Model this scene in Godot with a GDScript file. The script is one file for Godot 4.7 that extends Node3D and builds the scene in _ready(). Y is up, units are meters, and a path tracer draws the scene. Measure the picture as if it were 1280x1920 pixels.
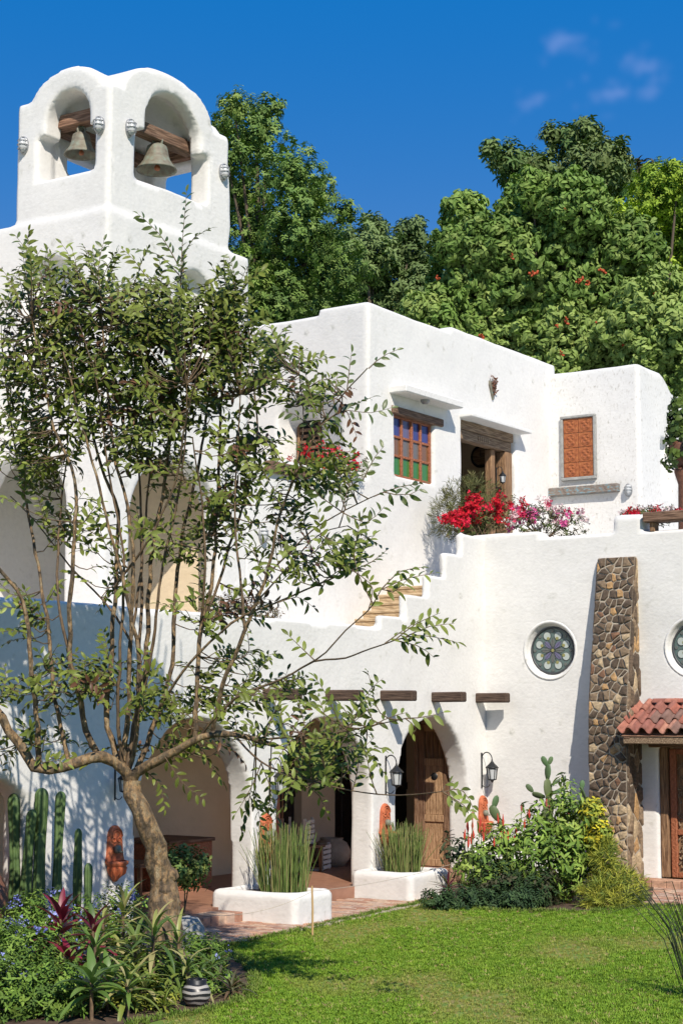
extends Node3D
# White stucco villa with a bell tower. House frame: u runs along the arcade, w out of it, y up.
const ORIGIN := Vector3(0.15, 0, -24.1)
const TURN := 0.99096
var NF := TURN            # yaw of things that face out of the arcade wall
var NS := TURN - PI / 2   # yaw of things that face out of the round-window wall
var rng := RandomNumberGenerator.new()
var M := {}
var names := {}
var villa: Node3D

class G:   # collects triangles, commits one mesh
	var st := SurfaceTool.new()
	var group := 1
	func _init() -> void:
		st.begin(Mesh.PRIMITIVE_TRIANGLES)
	func flat() -> void:
		st.set_smooth_group(-1)
	func smooth() -> void:
		group += 1
		st.set_smooth_group(group)
	func tri(a: Vector3, b: Vector3, c: Vector3) -> void:
		st.add_vertex(a); st.add_vertex(b); st.add_vertex(c)
	func quad(a: Vector3, b: Vector3, c: Vector3, d: Vector3) -> void:
		tri(a, b, c); tri(a, c, d)
	func tri_out(a: Vector3, b: Vector3, c: Vector3, o: Vector3) -> void:
		if (b - a).cross(c - a).dot((a + b + c) / 3.0 - o) > 0.0: tri(a, c, b)
		else: tri(a, b, c)
	func quad_out(a: Vector3, b: Vector3, c: Vector3, d: Vector3, o: Vector3) -> void:
		tri_out(a, b, c, o); tri_out(a, c, d, o)
	func box(lo: Vector3, hi: Vector3, bev := 0.0, t := Transform3D()) -> void:
		flat()
		var c := (lo + hi) / 2.0
		var h := (hi - lo) / 2.0
		bev = minf(bev, minf(h.x, minf(h.y, h.z)) * 0.9)
		var o := t * c
		var pt := func(sx: float, sy: float, sz: float, ax: int) -> Vector3:
			var p := Vector3(sx, sy, sz) * (h - Vector3.ONE * bev)
			if ax == 0: p.x = sx * h.x
			elif ax == 1: p.y = sy * h.y
			else: p.z = sz * h.z
			return t * (c + p)
		for s in [-1.0, 1.0]:
			quad_out(pt.call(s, -1., -1., 0), pt.call(s, 1., -1., 0), pt.call(s, 1., 1., 0), pt.call(s, -1., 1., 0), o)
			quad_out(pt.call(-1., s, -1., 1), pt.call(1., s, -1., 1), pt.call(1., s, 1., 1), pt.call(-1., s, 1., 1), o)
			quad_out(pt.call(-1., -1., s, 2), pt.call(1., -1., s, 2), pt.call(1., 1., s, 2), pt.call(-1., 1., s, 2), o)
		if bev <= 0.0: return
		for s in [-1.0, 1.0]:
			for q in [-1.0, 1.0]:
				quad_out(pt.call(s, q, -1., 0), pt.call(s, q, 1., 0), pt.call(s, q, 1., 1), pt.call(s, q, -1., 1), o)
				quad_out(pt.call(s, -1., q, 0), pt.call(s, 1., q, 0), pt.call(s, 1., q, 2), pt.call(s, -1., q, 2), o)
				quad_out(pt.call(-1., s, q, 1), pt.call(1., s, q, 1), pt.call(1., s, q, 2), pt.call(-1., s, q, 2), o)
				for k in [-1.0, 1.0]:
					tri_out(pt.call(s, q, k, 0), pt.call(s, q, k, 1), pt.call(s, q, k, 2), o)
	func tube(pts: Array, rad: Array, sides := 8, cap := true) -> void:
		smooth()
		var rings := []
		var side := Vector3.ZERO
		for i in pts.size():
			var d: Vector3 = (pts[mini(i + 1, pts.size() - 1)] - pts[maxi(i - 1, 0)]).normalized()
			if side == Vector3.ZERO:
				side = d.cross(Vector3.UP if absf(d.y) < 0.9 else Vector3.RIGHT).normalized()
			side = (side - d * side.dot(d)).normalized()
			var up := side.cross(d)
			var ring := []
			for k in sides:
				var a := TAU * k / sides
				ring.append(pts[i] + (side * cos(a) + up * sin(a)) * rad[i])
			rings.append(ring)
		for i in pts.size() - 1:
			for k in sides:
				var j := (k + 1) % sides
				quad(rings[i][k], rings[i + 1][k], rings[i + 1][j], rings[i][j])
		if cap:
			flat()
			for k in sides:
				tri(pts[0], rings[0][k], rings[0][(k + 1) % sides])
				tri(pts[-1], rings[-1][(k + 1) % sides], rings[-1][k])
	func lathe(prof: Array, sides := 20, t := Transform3D(), a0 := 0.0, a1 := TAU) -> void:   # profile of (radius, height), bottom up
		smooth()
		for i in prof.size() - 1:
			for k in sides:
				var p := a0 + (a1 - a0) * k / sides
				var q := a0 + (a1 - a0) * (k + 1) / sides
				var a := t * Vector3(cos(p) * prof[i].x, prof[i].y, sin(p) * prof[i].x)
				var b := t * Vector3(cos(q) * prof[i].x, prof[i].y, sin(q) * prof[i].x)
				var c := t * Vector3(cos(q) * prof[i + 1].x, prof[i + 1].y, sin(q) * prof[i + 1].x)
				var d := t * Vector3(cos(p) * prof[i + 1].x, prof[i + 1].y, sin(p) * prof[i + 1].x)
				if prof[i].x > 1e-5: tri(a, b, c)
				if prof[i + 1].x > 1e-5: tri(a, c, d)
	func poly(pts: Array, z0: float, z1: float, bev: float, t := Transform3D()) -> void:   # convex outline in xy, front at z1 with a chamfered rim
		flat()
		var n := pts.size()
		var c := Vector2.ZERO
		for p in pts: c += p / n
		var o := t * Vector3(c.x, c.y, (z0 + z1) / 2.0)
		var top := t * Vector3(c.x, c.y, z1)
		for i in n:
			var p: Vector2 = pts[i]
			var q: Vector2 = pts[(i + 1) % n]
			var pi := p + (c - p).normalized() * bev
			var qi := q + (c - q).normalized() * bev
			quad_out(t * Vector3(p.x, p.y, z0), t * Vector3(q.x, q.y, z0), t * Vector3(q.x, q.y, z1 - bev), t * Vector3(p.x, p.y, z1 - bev), o)
			quad_out(t * Vector3(p.x, p.y, z1 - bev), t * Vector3(q.x, q.y, z1 - bev), t * Vector3(qi.x, qi.y, z1), t * Vector3(pi.x, pi.y, z1), o)
			tri_out(t * Vector3(pi.x, pi.y, z1), t * Vector3(qi.x, qi.y, z1), top, o)
	func done() -> ArrayMesh:
		st.generate_normals()
		st.index()
		return st.commit()

# ---- nodes
func numbered(called: String) -> String:
	var n: int = names.get(called, 0)
	names[called] = n + 1
	return called if n == 0 else "%s_%03d" % [called, n]
func tag(o: Node, label: String, category: String, group := "", kind := "") -> void:
	if label: o.set_meta("label", label)
	if category: o.set_meta("category", category)
	if group: o.set_meta("group", group)
	if kind: o.set_meta("kind", kind)
func thing(called: String, label: String, category: String, at := Vector3.ZERO, turn := 0.0, group := "") -> Node3D:
	var o := Node3D.new()
	o.name = numbered(called)
	add_child(o)
	o.position = at
	o.rotation.y = turn
	tag(o, label, category, group)
	return o
func part(called: String, mesh: Mesh, m: Material, parent: Node, t := Transform3D()) -> MeshInstance3D:
	var o := MeshInstance3D.new()
	o.name = called
	o.mesh = mesh
	o.material_override = m
	o.transform = t
	parent.add_child(o, true)
	return o
func struct(called: String, mesh: Mesh, m: Material) -> MeshInstance3D:
	var o := part(numbered(called), mesh, m, self)
	o.set_meta("kind", "structure")
	return o
func boxpart(called: String, lo: Vector3, hi: Vector3, m: Material, parent: Node, bev := 0.0) -> MeshInstance3D:
	var g := G.new()
	var c := (lo + hi) / 2.0
	g.box(lo - c, hi - c, bev)
	return part(called, g.done(), m, parent, Transform3D(Basis(), c))
func group_node(called: String, parent: Node, t := Transform3D()) -> Node3D:
	var o := Node3D.new()
	o.name = called
	o.transform = t
	parent.add_child(o, true)
	return o
func many(called: String, mesh: Mesh, m: Material, parent: Node, ts: Array, cols: Array = []) -> MultiMeshInstance3D:
	var mm := MultiMesh.new()
	mm.transform_format = MultiMesh.TRANSFORM_3D
	mm.use_colors = cols.size() > 0
	mm.mesh = mesh
	mm.instance_count = ts.size()
	var buf := PackedFloat32Array()
	var stride := 16 if cols.size() else 12
	buf.resize(ts.size() * stride)
	var k := 0
	for i in ts.size():
		var t: Transform3D = ts[i]
		var b := t.basis
		var o := t.origin
		buf[k] = b.x.x; buf[k + 1] = b.y.x; buf[k + 2] = b.z.x; buf[k + 3] = o.x
		buf[k + 4] = b.x.y; buf[k + 5] = b.y.y; buf[k + 6] = b.z.y; buf[k + 7] = o.y
		buf[k + 8] = b.x.z; buf[k + 9] = b.y.z; buf[k + 10] = b.z.z; buf[k + 11] = o.z
		if cols.size():
			var c: Color = cols[i]
			buf[k + 12] = c.r; buf[k + 13] = c.g; buf[k + 14] = c.b; buf[k + 15] = 1.0
		k += stride
	mm.buffer = buf
	var o := MultiMeshInstance3D.new()
	o.name = called
	o.multimesh = mm
	o.material_override = m
	o.set_meta("kind", "stuff")
	parent.add_child(o, true)
	return o
func L(u: float, y: float, w: float) -> Vector3:   # house frame to world
	return ORIGIN + Vector3(u, y, w).rotated(Vector3.UP, TURN)
func rf(a: float, b: float) -> float:
	return rng.randf_range(a, b)
func rdir() -> Vector3:
	return Vector3(rng.randfn(), rng.randfn(), rng.randfn()).normalized()
func basis_to(d: Vector3, roll := 0.0) -> Basis:   # y axis along d
	d = d.normalized()
	var x := d.cross(Vector3.UP if absf(d.y) < 0.95 else Vector3.RIGHT).normalized()
	return Basis(x, d, x.cross(d)).rotated(d, roll)

# ---- materials
func col(r: float, g: float, b: float) -> Color:   # real-world (linear) base colour
	return Color(r, g, b).linear_to_srgb()
func noise_tex(s: int, freq: float, stops: Array, size := 512, octaves := 5, normal := 0.0, kind := FastNoiseLite.TYPE_SIMPLEX_SMOOTH) -> NoiseTexture2D:
	var n := FastNoiseLite.new()
	n.seed = s
	n.noise_type = kind
	n.frequency = freq
	n.fractal_octaves = octaves
	var t := NoiseTexture2D.new()
	t.noise = n
	t.width = size
	t.height = size
	t.seamless = true
	if normal > 0.0:
		t.as_normal_map = true
		t.bump_strength = normal
	elif stops.size():
		var r := Gradient.new()
		r.offsets = PackedFloat32Array(stops.map(func(x): return x[0]))
		r.colors = PackedColorArray(stops.map(func(x): return x[1]))
		t.color_ramp = r
	return t
func plain(c: Color, rough := 0.8, metal := 0.0) -> StandardMaterial3D:
	var m := StandardMaterial3D.new()
	m.albedo_color = c
	m.roughness = rough
	m.metallic = metal
	return m
func grained(tex: Texture2D, nrm: Texture2D, scale: Vector3, rough := 0.8, tint := Color.WHITE, depth := 1.0, world := false) -> StandardMaterial3D:
	var m := plain(tint, rough)
	m.albedo_texture = tex
	if nrm:
		m.normal_enabled = true
		m.normal_texture = nrm
		m.normal_scale = depth
	m.uv1_triplanar = true
	m.uv1_world_triplanar = world
	m.uv1_scale = scale
	return m
func leafmat(c: Color, back: Color, rough := 0.45) -> StandardMaterial3D:
	var m := plain(c, rough)
	m.vertex_color_use_as_albedo = true
	m.metallic_specular = 0.3
	m.backlight_enabled = true
	m.backlight = back
	return m
func materials() -> void:
	var g := func(v: float) -> Color: return Color(v, v * 0.995, v * 0.98)
	var sn := noise_tex(4, 0.02, [], 1024, 6, 6.0)
	var sa := noise_tex(5, 0.015, [[0.0, g.call(0.825)], [0.35, g.call(0.86)], [0.6, g.call(0.87)], [1.0, g.call(0.89)]], 1024, 6)
	var stain := noise_tex(9, 0.009, [[0.0, Color(1, 1, 1)], [0.8, Color(1, 1, 1)], [0.86, Color(0.97, 0.97, 0.96)], [0.92, Color(0.88, 0.88, 0.86)], [1.0, Color(0.7, 0.7, 0.68)]], 1024, 7)
	M.stucco = grained(sa, sn, Vector3.ONE * 0.75, 0.92, Color.WHITE, 0.42, true)
	M.stucco.detail_enabled = true
	M.stucco.detail_albedo = stain
	M.stucco.detail_blend_mode = BaseMaterial3D.BLEND_MODE_MUL
	M.stucco.detail_uv_layer = BaseMaterial3D.DETAIL_UV_2
	M.stucco.uv2_triplanar = true
	M.stucco.uv2_world_triplanar = true
	M.stucco.uv2_scale = Vector3.ONE * 0.31
	var stain2 := noise_tex(19, 0.012, [[0.0, Color(1, 1, 1)], [0.66, Color(1, 1, 1)], [0.74, Color(0.95, 0.945, 0.93)], [0.84, Color(0.83, 0.82, 0.8)], [1.0, Color(0.45, 0.44, 0.42)]], 1024, 7)
	M.stucco_old = M.stucco.duplicate()
	M.stucco_old.detail_albedo = stain2
	M.stucco_old.uv2_scale = Vector3(1.7, 0.55, 1.7)
	M.tan = grained(noise_tex(6, 0.01, [[0.0, col(0.66, 0.54, 0.37)], [1.0, col(0.76, 0.63, 0.45)]]), sn, Vector3.ONE * 0.4, 0.9, Color.WHITE, 0.5, true)
	var wg := noise_tex(11, 0.012, [[0.0, col(0.1, 0.07, 0.05)], [0.45, col(0.2, 0.15, 0.11)], [0.7, col(0.3, 0.24, 0.18)], [1.0, col(0.4, 0.33, 0.26)]], 512, 6)
	var wn := noise_tex(12, 0.015, [], 512, 6, 10.0)
	M.wood = grained(wg, wn, Vector3(0.35, 5, 5), 0.85, Color(0.88, 0.78, 0.73))              # grain along x
	M.wood_up = grained(wg, wn, Vector3(5, 0.35, 5), 0.85, Color(1, 0.88, 0.75))          # grain along y
	M.wood_z = grained(wg, wn, Vector3(5, 5, 0.35), 0.85, Color(1, 0.86, 0.8))
	M.wood_dark = grained(wg, wn, Vector3(5, 5, 0.35), 0.85, Color(0.6, 0.54, 0.52))
	M.wood_pale = grained(wg, wn, Vector3(0.35, 5, 5), 0.85, Color(1.0, 0.95, 0.88))
	var dg := noise_tex(13, 0.012, [[0.0, col(0.18, 0.125, 0.085)], [0.5, col(0.37, 0.285, 0.2)], [1.0, col(0.56, 0.47, 0.36)]], 512, 6)
	M.door = grained(dg, wn, Vector3(5, 0.4, 5), 0.7, Color(0.74, 0.64, 0.58))
	M.door2 = grained(dg, wn, Vector3(5, 0.4, 5), 0.7, Color(1.0, 0.9, 0.8))
	M.red_wood = grained(noise_tex(14, 0.012, [[0.0, col(0.22, 0.07, 0.03)], [1.0, col(0.42, 0.15, 0.07)]]), wn, Vector3(3, 3, 3), 0.6)
	M.tread = grained(noise_tex(15, 0.012, [[0.0, col(0.28, 0.19, 0.1)], [0.5, col(0.45, 0.33, 0.2)], [1.0, col(0.6, 0.47, 0.3)]]), wn, Vector3(4, 4, 0.6), 0.85)
	var bl := noise_tex(16, 0.012, [[0.0, col(0.16, 0.12, 0.1)], [0.62, col(0.24, 0.21, 0.18)], [0.72, col(0.15, 0.25, 0.29)], [1.0, col(0.25, 0.38, 0.44)]], 512, 6)
	M.wood_blue = grained(bl, wn, Vector3(3, 3, 1.2), 0.85)
	for k in 5:
		var base: Color = [Color(0.36, 0.125, 0.085), Color(0.4, 0.16, 0.11), Color(0.3, 0.115, 0.085), Color(0.22, 0.125, 0.1), Color(0.42, 0.2, 0.14)][k]
		M["tile%d" % k] = grained(noise_tex(20 + k, 0.02, [[0.0, (base * 0.45).linear_to_srgb()], [0.4, (base * 0.85).linear_to_srgb()], [0.75, base.linear_to_srgb()], [1.0, (base * 1.3).linear_to_srgb()]], 256), sn, Vector3.ONE * 2.0, 0.8, Color.WHITE, 0.8, true)
	for k in 6:
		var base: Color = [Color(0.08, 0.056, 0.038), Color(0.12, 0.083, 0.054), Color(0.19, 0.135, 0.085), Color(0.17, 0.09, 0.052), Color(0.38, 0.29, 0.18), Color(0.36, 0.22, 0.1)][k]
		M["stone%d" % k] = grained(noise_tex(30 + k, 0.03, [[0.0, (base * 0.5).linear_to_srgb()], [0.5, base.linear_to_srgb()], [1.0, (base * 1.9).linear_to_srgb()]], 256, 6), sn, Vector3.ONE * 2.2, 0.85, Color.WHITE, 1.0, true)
	M.mortar = grained(noise_tex(37, 0.03, [[0.0, col(0.24, 0.2, 0.15)], [1.0, col(0.55, 0.49, 0.4)]], 256), sn, Vector3.ONE, 0.95, Color.WHITE, 1.0, true)
	for k in 6:
		var base: Color = [Color(0.44, 0.24, 0.16), Color(0.5, 0.3, 0.2), Color(0.36, 0.19, 0.13), Color(0.54, 0.38, 0.27), Color(0.48, 0.35, 0.27), Color(0.4, 0.26, 0.2)][k]
		M["brick%d" % k] = grained(noise_tex(40 + k, 0.03, [[0.0, (base * 0.65).linear_to_srgb()], [0.6, base.linear_to_srgb()], [1.0, (base * 1.35).linear_to_srgb()]], 256), sn, Vector3.ONE * 1.5, 0.9, Color.WHITE, 0.7, true)
	M.joint = plain(col(0.26, 0.2, 0.14), 0.95)
	M.floor_red = grained(noise_tex(47, 0.02, [[0.0, col(0.26, 0.13, 0.085)], [1.0, col(0.38, 0.2, 0.13)]], 256), null, Vector3.ONE, 0.5, Color.WHITE, 1.0, true)
	M.kerb = grained(noise_tex(48, 0.02, [[0.0, col(0.3, 0.25, 0.18)], [1.0, col(0.5, 0.43, 0.34)]], 256), sn, Vector3.ONE, 0.9, Color.WHITE, 1.0, true)
	M.terracotta = grained(noise_tex(50, 0.02, [[0.0, col(0.3, 0.07, 0.03)], [0.5, col(0.5, 0.13, 0.05)], [1.0, col(0.62, 0.22, 0.1)]], 256), sn, Vector3.ONE * 2.0, 0.7)
	M.clay = grained(noise_tex(51, 0.02, [[0.0, col(0.2, 0.06, 0.025)], [0.5, col(0.33, 0.1, 0.032)], [1.0, col(0.42, 0.16, 0.055)]], 256), sn, Vector3.ONE * 2.0, 0.75)
	M.pot_brown = grained(noise_tex(52, 0.02, [[0.0, col(0.12, 0.05, 0.03)], [1.0, col(0.26, 0.12, 0.07)]], 256), sn, Vector3.ONE * 2.0, 0.6)
	M.bronze = grained(noise_tex(53, 0.02, [[0.0, col(0.1, 0.085, 0.06)], [0.45, col(0.2, 0.175, 0.13)], [0.7, col(0.2, 0.23, 0.18)], [1.0, col(0.27, 0.34, 0.28)]], 256, 6), sn, Vector3.ONE * 2.0, 0.6, Color.WHITE, 0.6)
	M.iron = plain(col(0.03, 0.032, 0.035), 0.45, 0.6)
	M.zinc = plain(col(0.32, 0.33, 0.34), 0.5, 0.6)
	M.frost = plain(col(0.5, 0.52, 0.53), 0.25)
	M.lead = plain(col(0.08, 0.085, 0.09), 0.5, 0.5)
	M.dark_wood_shade = grained(wg, wn, Vector3(5, 0.35, 5), 0.6, Color(0.2, 0.16, 0.15))  # near-black tint; behind the third arch it paints an unlit room's shade
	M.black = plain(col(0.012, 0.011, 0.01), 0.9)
	M.soil = grained(noise_tex(54, 0.03, [[0.0, col(0.05, 0.03, 0.02)], [1.0, col(0.14, 0.09, 0.055)]], 256), sn, Vector3.ONE, 0.95, Color.WHITE, 1.0, true)
	M.rock = grained(noise_tex(55, 0.02, [[0.0, col(0.2, 0.2, 0.19)], [1.0, col(0.42, 0.42, 0.4)]], 256), sn, Vector3.ONE * 1.5, 0.9, Color.WHITE, 1.0, true)
	M.bark = grained(noise_tex(56, 0.014, [[0.0, col(0.03, 0.022, 0.015)], [0.4, col(0.075, 0.055, 0.035)], [0.52, col(0.13, 0.092, 0.055)], [0.57, col(0.23, 0.135, 0.06)], [0.66, col(0.33, 0.22, 0.11)], [0.74, col(0.2, 0.15, 0.09)], [1.0, col(0.4, 0.32, 0.2)]], 512, 6), noise_tex(59, 0.02, [], 512, 6, 14.0), Vector3(1.7, 0.8, 1.7), 0.85, Color.WHITE, 1.0, true)
	M.twig = grained(noise_tex(57, 0.02, [[0.0, col(0.05, 0.035, 0.025)], [0.5, col(0.12, 0.08, 0.045)], [1.0, col(0.26, 0.17, 0.09)]], 256), null, Vector3(4, 2, 4), 0.8, Color.WHITE, 1.0, true)
	M.trunk_far = plain(col(0.12, 0.09, 0.065), 0.9)
	M.leaf = leafmat(Color.WHITE, col(0.06, 0.1, 0.01), 0.42)
	M.leaf.metallic_specular = 0.3
	M.leaf_far = leafmat(Color.WHITE, col(0.14, 0.22, 0.02), 0.6)
	M.leaf_matte = leafmat(Color.WHITE, col(0.04, 0.08, 0.01), 0.6)
	M.petal = leafmat(Color.WHITE, col(0.12, 0.02, 0.02), 0.7)
	M.cactus = grained(noise_tex(58, 0.02, [[0.0, col(0.05, 0.1, 0.03)], [1.0, col(0.12, 0.19, 0.06)]], 256), null, Vector3.ONE * 2.0, 0.6)
	M.stake = plain(col(0.5, 0.33, 0.15), 0.7)
	M.string = plain(col(0.5, 0.45, 0.36), 0.8)
	for k in ["blue", "green", "amber", "smoke"]:
		var c: Color = {"blue": Color(0.05, 0.06, 0.21), "green": Color(0.05, 0.19, 0.045), "amber": Color(0.2, 0.1, 0.05), "smoke": Color(0.16, 0.14, 0.13)}[k]
		M["pane_" + k] = plain(c.linear_to_srgb(), 0.12)
	M.pane_pale = plain(col(0.42, 0.47, 0.44), 0.15)
	M.pane_grey = plain(col(0.12, 0.13, 0.12), 0.15)
	M.pane_olive = plain(col(0.25, 0.24, 0.09), 0.15)
	M.pane_violet = plain(col(0.13, 0.12, 0.22), 0.15)
	M.pane_teal = plain(col(0.1, 0.15, 0.14), 0.15)
	M.white_plastic = plain(col(0.7, 0.7, 0.68), 0.5)

# ---- plaster volumes: a distance field meshed as surface nets
var plaster := FastNoiseLite.new()
func bx(p: Vector3, lo: Vector3, hi: Vector3, r := 0.04) -> float:
	var q := (p - (lo + hi) * 0.5).abs() - (hi - lo) * 0.5 + Vector3.ONE * r
	return q.max(Vector3.ZERO).length() + minf(maxf(q.x, maxf(q.y, q.z)), 0.0) - r
func smax(a: float, b: float, k: float) -> float:
	var h := maxf(k - absf(a - b), 0.0) / k
	return maxf(a, b) + h * h * k * 0.25
func arch2(du: float, y: float, hw: float, spring: float, rise: float, y0 := -9.0) -> float:
	var d: float
	if y < spring: d = absf(du) - hw
	else: d = (sqrt((du / hw) * (du / hw) + ((y - spring) / rise) * ((y - spring) / rise)) - 1.0) * minf(hw, rise)
	return maxf(d, y0 - y)
func nets(lo: Vector3, hi: Vector3, cell: float, f: Callable) -> ArrayMesh:
	const B := 6
	var nx := int(ceil((hi.x - lo.x) / cell / B)) * B
	var ny := int(ceil((hi.y - lo.y) / cell / B)) * B
	var nz := int(ceil((hi.z - lo.z) / cell / B)) * B
	var sy := nx + 1
	var sz := (nx + 1) * (ny + 1)
	var val := PackedFloat32Array()
	val.resize(sz * (nz + 1))
	val.fill(1e9)
	var idx := PackedInt32Array()
	idx.resize(sz * (nz + 1))
	idx.fill(-1)
	var V := PackedVector3Array()
	var N := PackedVector3Array()
	var cells := PackedInt32Array()
	var reach := cell * B * 0.9 + 0.06
	for bz in range(0, nz, B):
		for by in range(0, ny, B):
			for bxx in range(0, nx, B):
				if absf(f.call(lo + Vector3(bxx + B * 0.5, by + B * 0.5, bz + B * 0.5) * cell)) > reach: continue
				for k in range(bz, bz + B + 1):
					for j in range(by, by + B + 1):
						var at := k * sz + j * sy
						for i in range(bxx, bxx + B + 1):
							if val[at + i] > 1e8:
								var q := lo + Vector3(i, j, k) * cell
								val[at + i] = f.call(q) + plaster.get_noise_3dv(q) * 0.018
				for k in range(bz, bz + B):
					for j in range(by, by + B):
						for i in range(bxx, bxx + B):
							var a := k * sz + j * sy + i
							var v0 := val[a]; var v1 := val[a + 1]; var v2 := val[a + sy]; var v3 := val[a + sy + 1]
							var v4 := val[a + sz]; var v5 := val[a + sz + 1]; var v6 := val[a + sz + sy]; var v7 := val[a + sz + sy + 1]
							var s := int(v0 < 0) + int(v1 < 0) + int(v2 < 0) + int(v3 < 0) + int(v4 < 0) + int(v5 < 0) + int(v6 < 0) + int(v7 < 0)
							if s == 0 or s == 8: continue
							var p := Vector3.ZERO
							var n := 0
							if (v0 < 0) != (v1 < 0): p += Vector3(v0 / (v0 - v1), 0, 0); n += 1
							if (v2 < 0) != (v3 < 0): p += Vector3(v2 / (v2 - v3), 1, 0); n += 1
							if (v4 < 0) != (v5 < 0): p += Vector3(v4 / (v4 - v5), 0, 1); n += 1
							if (v6 < 0) != (v7 < 0): p += Vector3(v6 / (v6 - v7), 1, 1); n += 1
							if (v0 < 0) != (v2 < 0): p += Vector3(0, v0 / (v0 - v2), 0); n += 1
							if (v1 < 0) != (v3 < 0): p += Vector3(1, v1 / (v1 - v3), 0); n += 1
							if (v4 < 0) != (v6 < 0): p += Vector3(0, v4 / (v4 - v6), 1); n += 1
							if (v5 < 0) != (v7 < 0): p += Vector3(1, v5 / (v5 - v7), 1); n += 1
							if (v0 < 0) != (v4 < 0): p += Vector3(0, 0, v0 / (v0 - v4)); n += 1
							if (v1 < 0) != (v5 < 0): p += Vector3(1, 0, v1 / (v1 - v5)); n += 1
							if (v2 < 0) != (v6 < 0): p += Vector3(0, 1, v2 / (v2 - v6)); n += 1
							if (v3 < 0) != (v7 < 0): p += Vector3(1, 1, v3 / (v3 - v7)); n += 1
							idx[a] = V.size()
							cells.append(a)
							V.append(lo + (Vector3(i, j, k) + p / n) * cell)
							N.append(Vector3(v1 + v3 + v5 + v7 - v0 - v2 - v4 - v6, v2 + v3 + v6 + v7 - v0 - v1 - v4 - v5, v4 + v5 + v6 + v7 - v0 - v1 - v2 - v3).normalized())
	var I := PackedInt32Array()
	for a in cells:
		var v0 := val[a]
		var i := a % sy
		var j := (a / sy) % (ny + 1)
		var k := a / sz
		if j > 0 and k > 0 and (v0 < 0) != (val[a + 1] < 0):
			_quad(I, idx[a - sy - sz], idx[a - sz], idx[a], idx[a - sy], v0 < 0)
		if i > 0 and k > 0 and (v0 < 0) != (val[a + sy] < 0):
			_quad(I, idx[a - 1 - sz], idx[a - 1], idx[a], idx[a - sz], v0 < 0)
		if i > 0 and j > 0 and (v0 < 0) != (val[a + sz] < 0):
			_quad(I, idx[a - 1 - sy], idx[a - sy], idx[a], idx[a - 1], v0 < 0)
	var arr := []
	arr.resize(Mesh.ARRAY_MAX)
	arr[Mesh.ARRAY_VERTEX] = V
	arr[Mesh.ARRAY_NORMAL] = N
	arr[Mesh.ARRAY_INDEX] = I
	var m := ArrayMesh.new()
	m.add_surface_from_arrays(Mesh.PRIMITIVE_TRIANGLES, arr)
	return m
func _quad(I: PackedInt32Array, a: int, b: int, c: int, d: int, inside: bool) -> void:
	if a < 0 or b < 0 or c < 0 or d < 0: return
	if inside: I.append_array([a, c, b, a, d, c])
	else: I.append_array([a, b, c, a, c, d])
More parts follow.
